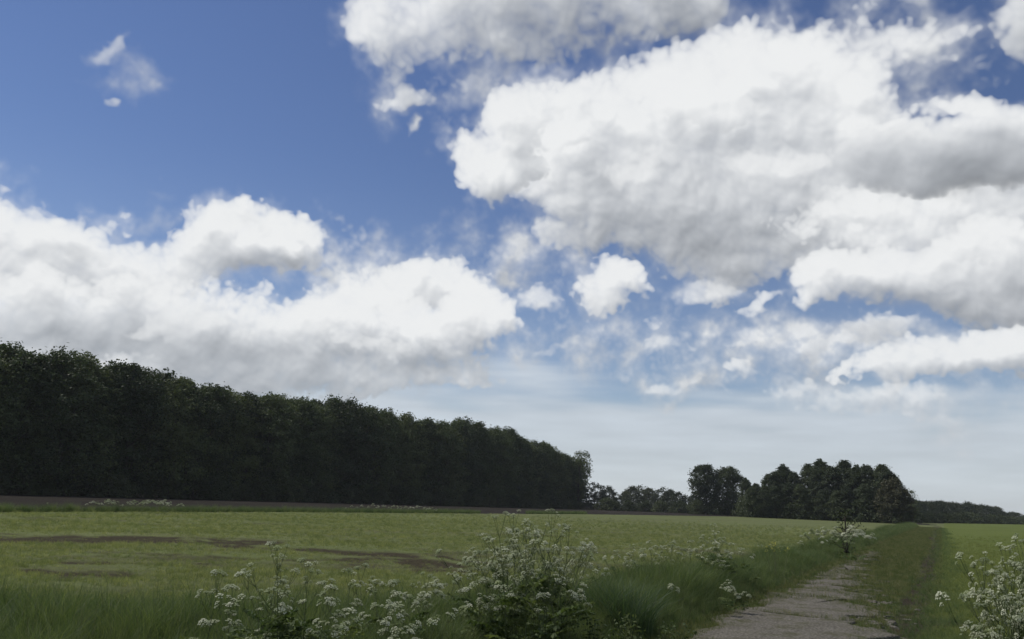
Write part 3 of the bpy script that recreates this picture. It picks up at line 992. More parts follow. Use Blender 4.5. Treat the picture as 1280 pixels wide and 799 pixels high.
for i, (px, dist) in enumerate(((942, 194), (956, 192), (970, 191), (992, 190), (1006, 188), (1028, 184), (1050, 182), (1064, 180), (1088, 176))):
    x, y = px_at(px, dist)
    clump_kinds[(i + 1) % 4].place(x, y, rt.uniform(6.2, 8.0), 'lower dark tree filling the front of the dense clump', 'tree', 'front trees of the dense clump', wide=1.2, rz=rt.uniform(-0.5, 0.5))
for i, (px, top, dist) in enumerate(((1110, 602, 172), (1123, 600, 171), (1132, 614, 170))):
    x, y = px_at(px, dist)
    brown_kind.place(x, y, z_at(px, top, dist), 'brownish young-leaved tree at the track end of the dense clump', 'tree', 'brownish trees of the clump', rz=rt.uniform(0, 6.28))
x, y = px_at(1141, 205)
airy_kinds[0].place(x, y, z_at(1141, 614, 205), 'small thin tree standing alone just right of the dense clump', 'tree', None, wide=0.9, rz=1.0)

for i, px in enumerate(np.arange(934, 1128, 5.5)):
    dist = float(np.interp(px, [934, 1128], [199, 174])) + rt.uniform(-5, 9)
    x, y = px_at(px, dist)
    bush_kinds[i % 3].place(x, y, rt.uniform(3.0, 5.2), 'dark undergrowth bush between the trunks of the dense clump', 'shrub', 'undergrowth of the dense clump', wide=rt.uniform(0.85, 1.15), rz=i)

# ---- treeline in the distance on the right
far_kinds = [Kind('distant_tree', make_tree(250 + i, 9, 0.2, 4.6, DOME, 100, 40, 0.42, mat=M_FAR, sprigs=10), 9) for i in range(4)]
TOPX = [1130, 1148, 1160, 1178, 1196, 1215, 1238, 1246, 1256, 1268, 1280, 1300, 1330, 1600]
TOPY = [622, 627, 628, 628, 629, 631, 633, 633, 641, 641, 646, 645, 648, 650]
px = 1136.0
i = 0
while px < 1560:
    dist = float(np.interp(px, [1130, 1200, 1280, 1335, 1600], [215, 275, 345, 380, 420]))
    x, y = px_at(px, dist)
    top = float(np.interp(px, TOPX, TOPY)) + rt.normal(0, 1.3)
    far_kinds[i % 4].place(x, y, max(1.8, z_at(px, top, dist)), 'round-topped tree in the distant line beyond the bright green pasture', 'tree', 'trees of the distant line', wide=rt.uniform(0.9, 1.2) * (1 if top < 640 else 1.5), rz=rt.uniform(0, 6.28))
    px += rt.uniform(4.5, 8.0) * (1 if px < 1340 else 2)
    i += 1
for px in np.arange(1140, 1335, 9.0):
    dist = float(np.interp(px, [1130, 1200, 1280, 1335], [205, 262, 330, 365]))
    x, y = px_at(px, dist)
    bush_kinds[int(px) % 3].place(x, y, rt.uniform(2.2, 3.4), 'low bush at the foot of the distant treeline', 'shrub', 'bushes below the distant line', wide=1.7, rz=rt.uniform(0, 6.28))

# ------------------------------------------------------------------ grass
def blades_np(rg, n, spread, h0, h1, w, bend, segs=3):
    """A tuft of n curved blades."""
    V, F = [], []
    ang = rg.uniform(0, math.tau, n)
    rr_ = spread * np.sqrt(rg.uniform(0, 1, n))
    bx, by = rr_ * np.cos(ang), rr_ * np.sin(ang)
    hh = rg.uniform(h0, h1, n)
    az = ang + rg.normal(0, 0.9, n)
    bd = np.abs(rg.normal(bend, bend * 0.5, n)) * hh
    tw = rg.uniform(0, math.tau, n)
    rows = []
    for k in range(segs + 1):
        t = k / segs
        cx = bx + np.cos(az) * bd * t ** 2
        cy_ = by + np.sin(az) * bd * t ** 2
        cz = hh * (t - 0.22 * bend * t ** 3)
        wk = w * (1 - t) ** 0.7 * 0.5 if k < segs else w * 0.04
        wx, wy = np.cos(tw) * wk, np.sin(tw) * wk
        rows.append((np.stack([cx - wx, cy_ - wy, cz], -1), np.stack([cx + wx, cy_ + wy, cz], -1)))
    V = np.concatenate([np.concatenate(r, 0) for r in rows])
    for k in range(segs):
        a0 = 2 * n * k
        i = np.arange(n)
        F.append(np.stack([a0 + i, a0 + n + i, a0 + 2 * n + n + i, a0 + 2 * n + i], -1))
    return V, np.concatenate(F)

M_TALL = leaf_material('tall_grass_blade', [(0.060, 0.096, 0.038), (0.096, 0.138, 0.054), (0.150, 0.182, 0.080)], 0.38, 0.55, 0.55, patch=0.7)
M_BLUE = leaf_material('bluish_grass_blade', [(0.046, 0.076, 0.040), (0.064, 0.100, 0.052), (0.088, 0.124, 0.068)], 0.35, 0.5, 0.55, patch=0.7)
M_CROP = leaf_material('crop_blade', [(0.115, 0.145, 0.060), (0.200, 0.228, 0.098), (0.290, 0.296, 0.140)], 0.4, 0.5, 0.6, patch=0.5)
M_SWARD = leaf_material('pasture_blade', [(0.138, 0.164, 0.052), (0.176, 0.203, 0.068), (0.206, 0.226, 0.088)], 0.4, 0.45, 0.6, patch=0.35)
M_TURF = leaf_material('track_grass_blade', [(0.062, 0.088, 0.028), (0.100, 0.122, 0.044), (0.170, 0.165, 0.082)], 0.35, 0.6, 0.65, patch=1.2)
M_STRAW = leaf_material('grass_seed_stalk', [(0.085, 0.090, 0.045), (0.13, 0.125, 0.070), (0.17, 0.155, 0.095)], 0.2, 0.6, 0.7)

def tuft_set(name, specs, mat):
    col = bpy.data.collections.new(name)
    for i, sp in enumerate(specs):
        rg = np.random.default_rng(900 + i + len(name))
        V, F = blades_np(rg, *sp)
        o = bpy.data.objects.new(name + '_tuft', mesh_np(name + '_tuft', V, F, [mat]))
        col.objects.link(o)
    return col

def scatter(name, label, cat, x, y, scale, col, rg, z=None):
    """One 'stuff' object: tufts of a set instanced on points of the ground."""
    n = len(x)
    zz = ground_h(x, y) - 0.01 if z is None else z
    me = bpy.data.meshes.new(name)
    me.vertices.add(n)
    me.vertices.foreach_set('co', np.stack([x, y, zz], -1).astype(np.float32).ravel())
    a = me.attributes.new('tuft_rot', 'FLOAT_VECTOR', 'POINT')
    a.data.foreach_set('vector', np.stack([rg.normal(0, 0.10, n), rg.normal(0, 0.10, n), rg.uniform(0, 6.28, n)], -1).astype(np.float32).ravel())
    a = me.attributes.new('tuft_scale', 'FLOAT', 'POINT')
    a.data.foreach_set('value', np.asarray(scale, np.float32))
    a = me.attributes.new('tuft_kind', 'INT', 'POINT')
    a.data.foreach_set('value', rg.integers(0, len(col.objects), n).astype(np.int32))
    o = link(name, me)
    o['kind'] = 'stuff'
    o['label'], o['category'] = label, cat
    ng = bpy.data.node_groups.new(name + '_scatter', 'GeometryNodeTree')
    ng.interface.new_socket('Geometry', in_out='INPUT', socket_type='NodeSocketGeometry')
    ng.interface.new_socket('Geometry', in_out='OUTPUT', socket_type='NodeSocketGeometry')
    N, L = ng.nodes, ng.links
    gi, go = N.new('NodeGroupInput'), N.new('NodeGroupOutput')
    ci = N.new('GeometryNodeCollectionInfo')
    ci.inputs['Collection'].default_value = col
    ci.inputs['Separate Children'].default_value = True
    ci.inputs['Reset Children'].default_value = True
    ip = N.new('GeometryNodeInstanceOnPoints')
    ip.inputs['Pick Instance'].default_value = True

    def attr(nm, typ):
        nd = N.new('GeometryNodeInputNamedAttribute')
        nd.data_type = typ
        nd.inputs['Name'].default_value = nm
        return nd.outputs['Attribute']

    L.new(gi.outputs[0], ip.inputs['Points'])
    L.new(ci.outputs[0], ip.inputs['Instance'])
    L.new(attr('tuft_kind', 'INT'), ip.inputs['Instance Index'])
    er = N.new('FunctionNodeEulerToRotation')
    L.new(attr('tuft_rot', 'FLOAT_VECTOR'), er.inputs[0])
    L.new(er.outputs[0], ip.inputs['Rotation'])
    L.new(attr('tuft_scale', 'FLOAT'), ip.inputs['Scale'])
    L.new(ip.outputs[0], go.inputs[0])
    md = o.modifiers.new('scatter', 'NODES')
    md.node_group = ng
    return o

T_TALL = tuft_set('tall_grass', [(34, 0.09, 0.30, 0.72, 0.0075, 0.42), (30, 0.08, 0.35, 0.80, 0.007, 0.30), (38, 0.11, 0.25, 0.60, 0.008, 0.55), (30, 0.10, 0.30, 0.66, 0.0075, 0.7)], M_TALL)
T_STALK = tuft_set('seed_stalk', [(7, 0.10, 0.6, 0.95, 0.0045, 0.16), (5, 0.08, 0.55, 0.85, 0.0045, 0.25)], M_STRAW)
T_CROP = tuft_set('crop', [(16, 0.07, 0.05, 0.13, 0.006, 0.5), (14, 0.08, 0.05, 0.11, 0.006, 0.7), (18, 0.07, 0.06, 0.15, 0.006, 0.4)], M_CROP)
T_SWARD = tuft_set('sward', [(18, 0.08, 0.04, 0.10, 0.006, 0.5), (16, 0.09, 0.04, 0.09, 0.006, 0.7)], M_SWARD)
T_TURF = tuft_set('turf', [(18, 0.07, 0.04, 0.12, 0.005, 0.7), (16, 0.08, 0.03, 0.10, 0.005, 0.9), (14, 0.05, 0.06, 0.20, 0.005, 0.5)], M_TURF)

rg = np.random.default_rng(2024)

def fan(n, r0, r1, a0=-40, a1=40, pw=1.0):
    """Points over a sector of ground seen from the standpoint, denser nearby."""
    a = np.radians(rg.uniform(a0, a1, n))
    u = rg.uniform(0, 1, n)
    q = r0 * (r1 / r0) ** (u ** pw)
    return q * np.sin(a), q * np.cos(a)

# crop on the field
x, y = fan(160000, 10.0, 110.0, -42, 34, 0.8)
m_ = (zone_of(x, y) == 0) & (rg.uniform(0, 1, len(x)) > soil_mask(x, y) * 1.05) & (rg.uniform(0, 1, len(x)) < sstep(110, 40, np.hypot(x, y)))
m_ &= rg.uniform(0, 1, len(x)) < 0.78 + 0.55 * value_noise(x, y * 1.5, 0.9, 101) + 0.35 * value_noise(x, y, 0.4, 102)
x, y = x[m_], y[m_]
scatter('crop_grass', 'short yellow-green crop growing thinly over the wide field', 'crop', x, y, rg.uniform(0.6, 1.2, len(x)) * np.interp(np.hypot(x, y), [10, 40, 95], [0.85, 1.15, 1.8]) * (1 - 0.65 * np.maximum(soil_mask(x, y - 1.2), soil_mask(x, y - 0.4))), T_CROP, rg)
# pasture on the right
x, y = fan(80000, 6.0, 105.0, 18, 44, 0.8)
m_ = (zone_of(x, y) == 1) & (rg.uniform(0, 1, len(x)) > track_soil(x, y) * 1.4) & (rg.uniform(0, 1, len(x)) < sstep(110, 10, np.hypot(x, y)))
x, y = x[m_], y[m_]
scatter('pasture_grass', 'short bright green grass of the pasture right of the track', 'grass', x, y, rg.uniform(0.7, 1.3, len(x)) * np.interp(np.hypot(x, y), [6, 40, 80], [0.9, 1.05, 1.2]), T_SWARD, rg)
# tall grass of the verge: near strip before the field, then along the track
x1, y1 = rg.uniform(-14, 5, 26000), rg.uniform(3.5, 16, 26000)
s_ = 4 + 146 * rg.uniform(0, 1, 34000) ** 2.0
c_ = rg.uniform(-5.6, -2.75, len(s_))
x2, y2 = track_xy(s_, c_)
x, y = np.concatenate([x1, x2]), np.concatenate([y1, y2])
s_, c_ = track_sc(x, y)
m_ = (zone_of(x, y) == 2) & (np.hypot(x, y) > 3.2)
x, y, s_, c_ = x[m_], y[m_], s_[m_], c_[m_]
edge_d = np.minimum(np.clip((-3.0 - c_) / 0.9, 0.12, 1), np.clip((c_ + 5.7) / 0.8, 0.35, 1))
edge_d = np.where(c_ < -5.2, np.clip((tall_edge(x) + 0.5 - y) / 1.2, 0.35, 1), edge_d)
hs = edge_d * (0.66 + 0.30 * value_noise(x, y, 1.6, 71) + 0.18 * value_noise(x, y, 0.5, 72)) * np.interp(s_, [10, 30, 140], [1.0, 0.95, 1.2]) * rg.uniform(0.75, 1.2, len(x))
scatter('verge_grass', 'tall dark green grass of the verge along field and track', 'grass', x, y, hs, T_TALL, rg)
k_ = rg.choice(len(x), 2600, replace=False)
scatter('seed_stalks', 'pale thin seed stalks standing among the tall verge grass', 'grass', x[k_], y[k_], np.clip(hs[k_], 0.5, 1.1) * rg.uniform(0.8, 1.1, 2600), T_STALK, rg)
# grass creeping over the track
s_ = 6 + 140 * rg.uniform(0, 1, 46000) ** 2.0
c_ = rg.uniform(-3.3, -0.1, len(s_))
x, y = track_xy(s_, c_)
rgt = np.interp(s_, RIGHT_S, RIGHT_C)
onslab = (c_ < rgt) & (s_ < 40.5)
jd = np.min(np.abs(s_[:, None] - np.array(JOINTS)[None, :] - 0.12 * np.sin((c_[:, None] + 3) * 3.2)), 1)
keep = np.where(onslab, (jd < 0.16) & (rg.uniform(0, 1, len(s_)) < 0.85), value_noise(x, y, 0.8, 81) > np.interp(s_, [10, 25], [-0.25, -0.9]))
keep |= onslab & (value_noise(x, y, 0.7, 82) + 0.5 * value_noise(x, y, 2.5, 83) > 0.38)
keep |= onslab & (c_ > rgt - 0.25) & (rg.uniform(0, 1, len(s_)) < 0.6)
keep |= (c_ < -2.85 + 0.22 * value_noise(x, y, 0.8, 84)) & (rg.uniform(0, 1, len(s_)) < 0.9)
keep &= rg.uniform(0, 1, len(s_)) > track_soil(x, y) * 1.3
x, y, s_ = x[keep], y[keep], s_[keep]
scatter('track_grass', 'short worn grass creeping over the concrete track', 'grass', x, y, rg.uniform(0.35, 0.85, len(x)) * np.interp(s_, [6, 60], [1.0, 1.5]), T_TURF, rg, z=ground_h(x, y) + 0.008)
# darker rank grass where the pasture meets the track
s_ = 12 + 133 * rg.uniform(0, 1, 8000) ** 1.7
c_ = -0.05 + rg.normal(0, 0.34, len(s_)) + 0.35 * value_noise(s_, s_ * 0, 4.0, 95)
x, y = track_xy(s_, c_)
scatter('track_edge_grass', 'rank darker grass in the strip between track and pasture', 'grass', x, y, rg.uniform(0.10, 0.26, len(x)), T_TALL, rg)
# weeds along the far edge of the field
xx = rg.uniform(-62, 20, 7000)
yy = field_edge(xx) + rg.uniform(0.2, 3.0, 7000)
kk_ = value_noise(xx, yy * 0, 6.0, 91) > -0.25 + 0.02 * (xx + 20)
scatter('field_edge_weeds', 'band of green weeds between the field and the ploughed strip', 'weeds', xx[kk_], yy[kk_], rg.uniform(0.5, 1.1, int(kk_.sum())) * 1.0, T_TALL, rg)

# ------------------------------------------------------------------ thin air haze
hz = bpy.data.meshes.new('haze')
hx0, hx1, hy0, hy1, hz0, hz1 = -5400, 5400, -5400, 5400, -1.4, 27.0
hz.from_pydata([(a, b_, c_) for a in (hx0, hx1) for b_ in (hy0, hy1) for c_ in (hz0, hz1)], [],
               [(0, 1, 3, 2), (4, 6, 7, 5), (0, 4, 5, 1), (2, 3, 7, 6), (0, 2, 6, 4), (1, 5, 7, 3)])
hm = bpy.data.materials.new('haze_air')
hm.use_nodes = True
hm.node_tree.nodes.clear()
ho = hm.node_tree.nodes.new('ShaderNodeOutputMaterial')
hv = hm.node_tree.nodes.new('ShaderNodeVolumePrincipled')
hv.inputs['Color'].default_value = (0.88, 0.94, 1.0, 1)
hv.inputs['Density'].default_value = 0.00013
hm.node_tree.links.new(hv.outputs[0], ho.inputs['Volume'])
hz.materials.append(hm)
h_obj = link('haze', hz)
h_obj['kind'] = 'stuff'
h_obj['label'], h_obj['category'] = 'thin pale haze in the air over the fields', 'haze'
# ------------------------------------------------------------------ cow parsley
def petal_material():
    mt, N, L, b = new_mat('cow_parsley_petals')
    oi = N.new('ShaderNodeObjectInfo')
    L.new(n_ramp(N, L, oi.outputs['Random'], [(0.0, (0.34, 0.40, 0.20)), (0.4, (0.56, 0.59, 0.42)), (1.0, (0.74, 0.75, 0.60))]), b.inputs['Base Color'])
    b.inputs['Roughness'].default_value = 0.8
    tr = N.new('ShaderNodeBsdfTranslucent')
    tr.inputs['Color'].default_value = (0.45, 0.5, 0.36, 1)
    mx = N.new('ShaderNodeMixShader')
    mx.inputs[0].default_value = 0.3
    L.new(b.outputs[0], mx.inputs[1]); L.new(tr.outputs[0], mx.inputs[2])
    L.new(mx.outputs[0], N['Material Output'].inputs[0])
    return mt

M_PETAL = petal_material()
M_STEM = leaf_material('cow_parsley_stem', [(0.06, 0.085, 0.03), (0.085, 0.11, 0.04), (0.115, 0.135, 0.06)], 0.0, 0.6)
M_FERN = leaf_material('cow_parsley_leaf', [(0.070, 0.106, 0.038), (0.096, 0.134, 0.050), (0.126, 0.160, 0.066)], 0.3, 0.5, patch=2.0)

def umbel_np(rg, rad, rays, per, fl):
    """Flower head: rays fanning out to umbellets of small florets; returns (rays, florets)."""
    stems, P, nr = [], [], []
    for i in range(rays):
        a = i * 2.399 + rg.uniform(-0.2, 0.2)
        q = rad * math.sqrt((i + 0.5) / rays) * rg.uniform(0.9, 1.1)
        tip = np.array([q * math.cos(a), q * math.sin(a), rad * 0.95 - 0.62 * q * q / rad + rg.uniform(-0.14, 0.14) * rad])
        stems.append(tube_np([np.zeros(3), tip * 0.55 + np.array([0, 0, 0.08 * rad]), tip], [0.0009, 0.0007, 0.0005], 3))
        k = per
        b = rg.uniform(0, math.tau, k)
        u = np.sqrt(rg.uniform(0, 1, k)) * rad * 0.19
        P.append(tip + np.stack([u * np.cos(b), u * np.sin(b), 0.006 - u * u * 12 + rg.uniform(-0.0015, 0.0015, k)], -1))
    P = np.concatenate(P)
    Vf, Ff = leaves_np(rg, P, fl, 2.2)
    return join_np(stems), (Vf, Ff)

def fern_np(rg, length, n=9):
    """Feathery leaf: a stalk with paired leaflets that carry smaller lobes."""
    stalk = [np.array([t * length * 0.9, 0, length * (0.55 * t - 0.42 * t * t)]) for t in np.linspace(0, 1, 6)]
    parts = [tube_np(stalk, np.linspace(0.0025, 0.0008, 6), 3)]
    P, A = [], []
    for i in range(n):
        t = 0.30 + 0.70 * i / n
        base = np.array([t * length * 0.9, 0, length * (0.55 * t - 0.42 * t * t)])
        wl_ = length * 0.42 * (1.02 - t) + 0.02
        for sd_ in (-1, 1):
            for j in range(5):
                u = (j + 0.6) / 5
                P.append(base + np.array([wl_ * u * 0.45, sd_ * wl_ * u, -0.10 * wl_ * u * u]))
    P = np.array(P) + rg.normal(0, 0.003, (len(P), 3))
    parts.append(leaves_np(rg, P, length * 0.085 + 0.012, 1.8))
    return join_np(parts)

class Parsley:
    def __init__(self, seed, H, branches, leafy, umbel_r):
        rg = np.random.default_rng(seed)
        self.H = H
        parts, tips = [], []
        ts = np.linspace(0, 1, 7)
        sway = rg.normal(0, 0.035, 2)
        main = np.stack([sway[0] * ts ** 2 * H * 2, sway[1] * ts ** 2 * H * 2, ts * H * 0.86], -1)
        parts.append(tube_np(main, np.interp(ts, [0, 1], [0.0055, 0.0022]), 5))

        def fork(p, d, ln, k):
            """A few rays ending in flower heads."""
            for i in range(k):
                a = i * math.tau / k + rg.uniform(0, 1)
                v = d + np.array([math.cos(a), math.sin(a), 0]) * rg.uniform(0.25, 0.5)
                v /= np.linalg.norm(v)
                e = p + v * ln * rg.uniform(0.75, 1.25) + np.array([0, 0, ln * 0.15])
                parts.append(tube_np([p, (p + e) / 2 + np.array([0, 0, -0.01]), e], [0.002, 0.0017, 0.0012], 3))
                tips.append((e, v))

        fork(main[-1], np.array([0, 0, 1.0]), 0.13 * H, 4)
        for i in range(branches):
            t = rg.uniform(0.36, 0.85)
            p = np.array([np.interp(t, ts, main[:, k]) for k in range(3)])
            a = i * 2.4 + rg.uniform(-0.4, 0.4)
            v = np.array([math.cos(a) * 0.62, math.sin(a) * 0.62, 0.8])
            ln = H * (0.95 - t) * rg.uniform(0.55, 0.9)
            e = p + v * ln + np.array([0, 0, 0.12 * ln])
            parts.append(tube_np([p, p + v * ln * 0.5 - np.array([0, 0, 0.03 * ln]), e], [0.0032, 0.0026, 0.0018], 4))
            fork(e, v, 0.10 * H, int(rg.integers(3, 5)))
        self.stem = mesh_np('stem', *join_np(parts), [M_STEM], True)
        self.tips = tips
        self.umbels = []
        for i in range(3):
            (Vs, Fs), (Vf, Ff) = umbel_np(rg, umbel_r * rg.uniform(0.9, 1.2), 9 + 2 * i, 12, 0.0080)
            me = mesh_np('flower_head', *join_np([(Vs, Fs), (Vf, Ff)]), [M_STEM, M_PETAL])
            mi = np.zeros(len(Fs) + len(Ff), np.int32)
            mi[len(Fs):] = 1
            me.polygons.foreach_set('material_index', mi)
            self.umbels.append(me)
        self.fern = [mesh_np('leaf', *fern_np(rg, L_), [M_FERN]) for L_ in (0.34, 0.42)]
        self.pose = []
        for e, v in tips:
            d = Vector(np.array([v[0] * 0.8 + rg.normal(0, 0.2), v[1] * 0.8 + rg.normal(0, 0.2), 1.0])).normalized()
            q = Vector((0, 0, 1)).rotation_difference(d)
            self.pose.append((Vector(e), (q.to_matrix() @ Euler((0, 0, rg.uniform(0, 6.28))).to_matrix()).to_euler(), rg.uniform(0.6, 1.45), int(rg.integers(0, 3))))
        self.leafpose = []
        for i in range(leafy):
            t = rg.uniform(0.02, 0.62)
            p = [np.interp(t, ts, main[:, k]) for k in range(3)]
            self.leafpose.append((Vector(p), Euler((0, rg.uniform(-0.6, 0.1), i * 2.4 + rg.uniform(-0.4, 0.4))), rg.uniform(0.8, 1.25) * (1.1 - 0.5 * t), i % 2))
        # the same plant with its heads in one mesh, for places where single heads cannot be made out
        bits, mats_i = [], []
        for loc, rot, sc, k in self.pose:
            me = self.umbels[k]
            V = np.empty(len(me.vertices) * 3, np.float32)
            me.vertices.foreach_get('co', V)
            F = np.empty(len(me.loops), np.int32)
            me.loops.foreach_get('vertex_index', F)
            mi = np.empty(len(me.polygons), np.int32)
            me.polygons.foreach_get('material_index', mi)
            M = np.array(rot.to_matrix()) * sc * 2.1
            bits.append((V.reshape(-1, 3) @ M.T + np.array(loc), F.reshape(-1, 4)))
            mats_i.append(mi)
        self.far_heads = mesh_np('flower_heads', *join_np(bits), [M_STEM, M_PETAL])
        self.far_heads.polygons.foreach_set('material_index', np.concatenate(mats_i))

    def place(self, x, y, h, rz, label, group, far=False, tilt=(0, 0), wide=1.0, leaves=9):
        root = bpy.data.objects.new('cow_parsley', None)
        root.empty_display_size = 0.1
        C.objects.link(root)
        s = h / self.H
        root.location = (x, y, float(ground_h(np.array(float(x)), np.array(float(y)))) - 0.02)
        root.rotation_euler = (tilt[0], tilt[1], rz)
        root.scale = (s * wide, s * wide, s)
        tag(root, label, 'wildflower', group)
        link('stem', self.stem, root)
        if far:
            link('flower_heads', self.far_heads, root)
            lp = self.leafpose[:2]
        else:
            for loc, rot, sc, k in self.pose:
                link('flower_head', self.umbels[k], root, loc, rot, (0.86 * sc / s, 0.86 * sc / s, 0.86 * sc / s))
            lp = self.leafpose[:leaves]
        for loc, rot, sc, k in lp:
            link('leaf', self.fern[k], root, loc, rot, (sc, sc, sc))
        return root

PARS = [Parsley(300 + i, 1.1, 3 + i % 3, 6 + i % 3, 0.026) for i in range(6)]
rp = np.random.default_rng(58)

def sow(spots, dist, label, group, far=False, wide=1.0, tilt=0.07, leaves=9):
    """spots: photo pixel of each plant's top; dist: metres ahead (value or range)."""
    for i, (px, top) in enumerate(spots):
        d = rp.uniform(*dist) if isinstance(dist, tuple) else dist
        x, y = px_at(px, d)
        h = max(0.35, z_at(px, top, d)) * 1.04
        PARS[int(rp.integers(0, 6))].place(x, y, h, rp.uniform(0, 6.28), label, group, far, (rp.normal(0, tilt), rp.normal(0, tilt)), wide, leaves)

# loose stand in the tall grass at the near edge of the field
sow([(372, 690), (345, 702), (398, 708)], (6.6, 7.2), 'tallest loose-branched cow parsley among the tall grass before the field', 'tall cow parsley before the field')
sow([(278, 724), (306, 738), (330, 728), (352, 745), (410, 735), (428, 740), (450, 722), (468, 716), (482, 730), (500, 738), (520, 722), (538, 735), (372, 770), (300, 768),
     (440, 762), (485, 758), (512, 760), (555, 748), (420, 778), (345, 788), (505, 790)], (6.2, 8.4),
    'slender white cow parsley in the tall grass at the near edge of the field', 'cow parsley at the field edge', leaves=4)
sow([(566, 716), (548, 724), (575, 708)], (10.0, 11.5), 'small cow parsley at the field edge left of the big flowering clump', 'small cow parsley left of the clump')
# the big flowering clump
sow([(640, 657), (652, 655), (664, 660), (676, 656), (688, 664), (702, 662), (712, 674), (628, 672), (618, 682), (606, 690), (597, 700), (645, 676), (660, 680), (674, 676), (690, 684), (705, 690),
     (716, 700), (610, 712), (625, 702), (640, 700), (655, 706), (670, 702), (686, 708), (700, 714), (602, 728), (630, 726), (660, 730), (690, 736), (714, 726), (645, 748), (616, 752), (676, 756), (722, 745), (598, 752), (650, 692), (682, 694), (622, 716), (664, 718), (704, 732)],
    (8.0, 9.6), 'cow parsley in the big dense flowering clump before the field', 'cow parsley of the big clump', tilt=0.09, leaves=3)
# sparse plants behind the verge
sow([(742, 706), (765, 690), (782, 694), (798, 688), (812, 692), (820, 684), (834, 688), (846, 694), (860, 690), (756, 712), (790, 706), (828, 704), (870, 700), (730, 716)], (14.5, 17.0),
    'sparse cow parsley where the verge meets the field', 'sparse cow parsley by the verge')
# leafy bush of it on the verge
sow([(884, 684), (892, 672), (900, 678), (908, 686), (880, 698), (896, 694), (912, 700), (890, 708), (904, 712), (922, 690), (930, 694)], (15.6, 17.0),
    'cow parsley in the tight group halfway along the grass verge', 'cow parsley halfway along the verge')
sow([(905, 728), (912, 735), (840, 760), (925, 742)], (12.2, 13.6), 'small cow parsley low in the verge grass beside the track', 'low cow parsley by the track')
# far group round the sapling
sow([(1004, 672), (1012, 668), (1020, 670), (1028, 666), (1036, 668), (1044, 664), (1052, 668), (1060, 664), (1068, 660), (1076, 664), (1024, 676), (1040, 676), (1056, 674), (998, 680), (1084, 668), (974, 684), (962, 680), (948, 686)],
    (28.0, 34.0), 'cow parsley in the far group around the leafy sapling', 'cow parsley around the sapling', far=True)
# close stand at the pasture
sow([(1274, 684), (1262, 694), (1280, 692), (1252, 704), (1262, 706), (1286, 700), (1250, 716), (1258, 724), (1272, 718), (1246, 738), (1252, 744), (1266, 740), (1290, 730), (1242, 760), (1248, 768), (1262, 762),
     (1284, 758), (1244, 784), (1254, 784), (1276, 786), (1300, 690), (1312, 700), (1325, 712), (1305, 745), (1340, 720), (1266, 726), (1278, 736), (1270, 752), (1288, 744), (1282, 770), (1262, 776), (1268, 790), (1294, 776), (1258, 734), (1286, 714)], (5.0, 6.2),
    'cow parsley in the lush white stand at the pasture beside the track', 'cow parsley at the pasture', tilt=0.05, wide=0.72)
# along the far edge of the field
sow([(112, 630), (120, 627), (128, 629), (136, 625), (143, 626), (156, 631), (164, 628), (170, 626), (178, 629), (186, 627), (194, 626), (202, 628), (210, 626), (214, 630), (62, 631), (228, 630), (124, 628), (139, 625), (146, 628), (167, 627), (182, 627), (190, 626), (198, 627), (206, 627)], (53, 58),
    'cow parsley on the weedy far edge of the field before the wood', 'far cow parsley before the wood', far=True, wide=1.2)
sow([(434, 635), (440, 633), (447, 634), (454, 632), (461, 633), (468, 631), (474, 633), (481, 632), (488, 634), (495, 632), (502, 634), (509, 633), (516, 634), (523, 633), (530, 635), (538, 635), (545, 637)], (83, 92),
    'cow parsley in the white row between field and ploughed strip', 'white row of cow parsley at the strip', far=True, wide=1.4)

# ------------------------------------------------------------------ sapling, tussock, weeds and yellow flowers on the verge
x, y = px_at(1056, 32.5)
sap = Kind('leafy_sapling', make_tree(400, 1.7, 0.25, 0.62, EGG, 46, 10, 0.07, airy=True, mat=M_SHRUB, sprigs=12), 1.7)
sap.place(x, y, 1.75, 'small dark leafy sapling rising from the verge among cow parsley', 'sapling', rz=0.4)
def tussock(x, y, h, w, n, label, seed):
    rg_ = np.random.default_rng(seed)
    V, F = blades_np(rg_, n, w, h * 0.4, h, 0.011, 0.6, 4)
    o = link('grass_tussock', mesh_np('grass_tussock', V, F, [M_BLUE]), None, (x, y, float(ground_h(np.array(x), np.array(y))) - 0.02))
    tag(o, label, 'grass')

x, y = px_at(788, 10.6)
tussock(x, y, 0.80, 0.28, 480, 'large bluish grass tussock right of the big flowering clump', 501)
x, y = px_at(752, 10.9)
tussock(x, y, 0.70, 0.20, 380, 'smaller bluish grass tussock close beside the big flowering clump', 502)

def weed_mesh(seed, h):
    """Upright leafy weed: stems with pairs of pointed leaves."""
    rg_ = np.random.default_rng(seed)
    st, P = [], []
    for i in range(7):
        a, q = rg_.uniform(0, 6.28), rg_.uniform(0, 0.12)
        b0 = np.array([q * math.cos(a), q * math.sin(a), 0])
        tip = b0 + np.array([rg_.normal(0, 0.06), rg_.normal(0, 0.06), h * rg_.uniform(0.7, 1.0)])
        st.append(tube_np([b0, (b0 + tip) / 2 + rg_.normal(0, 0.01, 3), tip], [0.004, 0.003, 0.0015], 4))
        for t in np.linspace(0.25, 1.0, 9):
            for sgn in (0, math.pi):
                aa = t * 9 + sgn + rg_.uniform(-0.3, 0.3)
                P.append(b0 + (tip - b0) * t + np.array([math.cos(aa), math.sin(aa), 0.1]) * 0.045)
    return join_np(st), leaves_np(rg_, np.array(P), 0.042, 0.7)

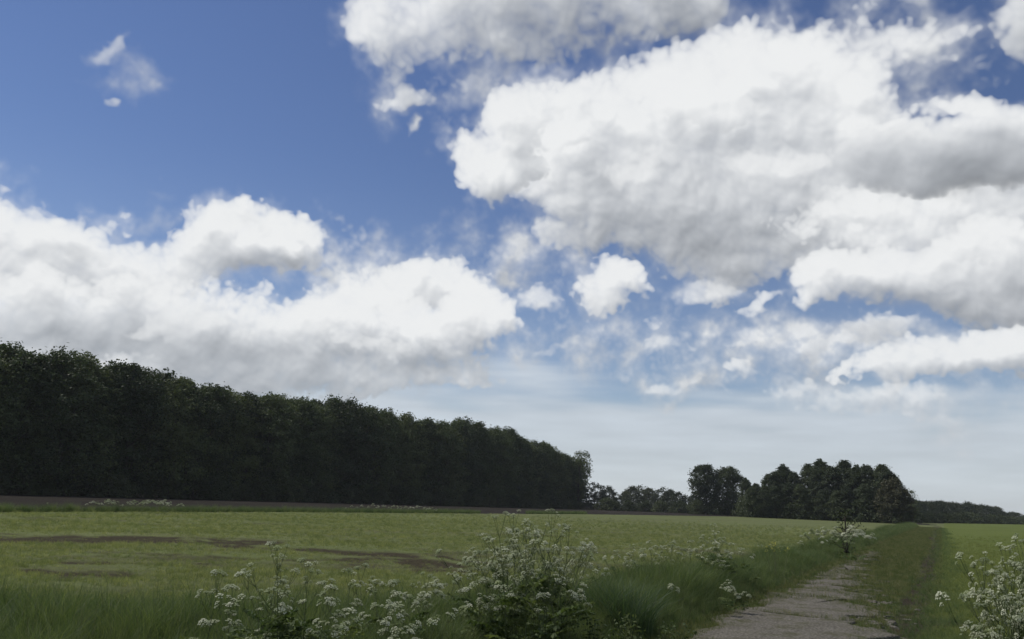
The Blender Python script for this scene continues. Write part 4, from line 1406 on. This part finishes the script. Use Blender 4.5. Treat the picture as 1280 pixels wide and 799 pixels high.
M_WEED = leaf_material('weed_leaf', [(0.050, 0.074, 0.026), (0.066, 0.092, 0.034), (0.086, 0.110, 0.044)], 0.3, 0.5, patch=3.0)
weeds = [weed_mesh(520 + i, 0.6) for i in range(3)]
weed_me = [(mesh_np('stem', *w[0], [M_STEM], True), mesh_np('foliage', *w[1], [M_WEED])) for w in weeds]
for i, (px, py) in enumerate(((772, 792), (800, 794), (828, 797), (742, 790), (846, 790), (790, 782))):
    d = 8.6 + 0.16 * (i % 5)
    x, y = px_at(px, d)
    root = bpy.data.objects.new('leafy_weed', None)
    C.objects.link(root)
    root.location = (x, y, float(ground_h(np.array(x), np.array(y))))
    root.rotation_euler = (0, 0, i * 1.3)
    sc = max(0.35, z_at(px, py - 16, d)) / 0.6
    root.scale = (1.0, 1.0, sc)
    tag(root, 'light green leafy weed in the verge grass right of the big clump', 'weed', 'leafy weeds in the verge')
    link('stem', weed_me[i % 3][0], root)
    link('foliage', weed_me[i % 3][1], root)

# yellow-flowered plant
M_YEL = leaf_material('yellow_petals', [(0.34, 0.31, 0.04), (0.44, 0.40, 0.06), (0.52, 0.48, 0.10)], 0.2, 0.5)
rg_ = np.random.default_rng(600)
st, P = [], []
for i in range(18):
    a, q = rg_.uniform(0, 6.28), rg_.uniform(0, 0.2)
    b0 = np.array([q * math.cos(a), q * math.sin(a), 0])
    tip = b0 * 1.9 + np.array([0, 0, rg_.uniform(0.62, 0.82)])
    st.append(tube_np([b0, (b0 + tip) / 2 + rg_.normal(0, 0.015, 3), tip], [0.003, 0.0025, 0.0015], 4))
    for k in range(7):
        P.append(tip + rg_.normal(0, 0.016, 3))
x, y = px_at(967, 19.6)
root = bpy.data.objects.new('yellow_wildflower', None)
C.objects.link(root)
root.location = (x, y, float(ground_h(np.array(x), np.array(y))))
tag(root, 'plant with small yellow flowers growing in the verge beside the track', 'wildflower')
link('stem', mesh_np('stem', *join_np(st), [M_STEM], True), root)
link('flowers', mesh_np('flowers', *leaves_np(rg_, np.array(P), 0.022, 1.5), [M_YEL]), root)
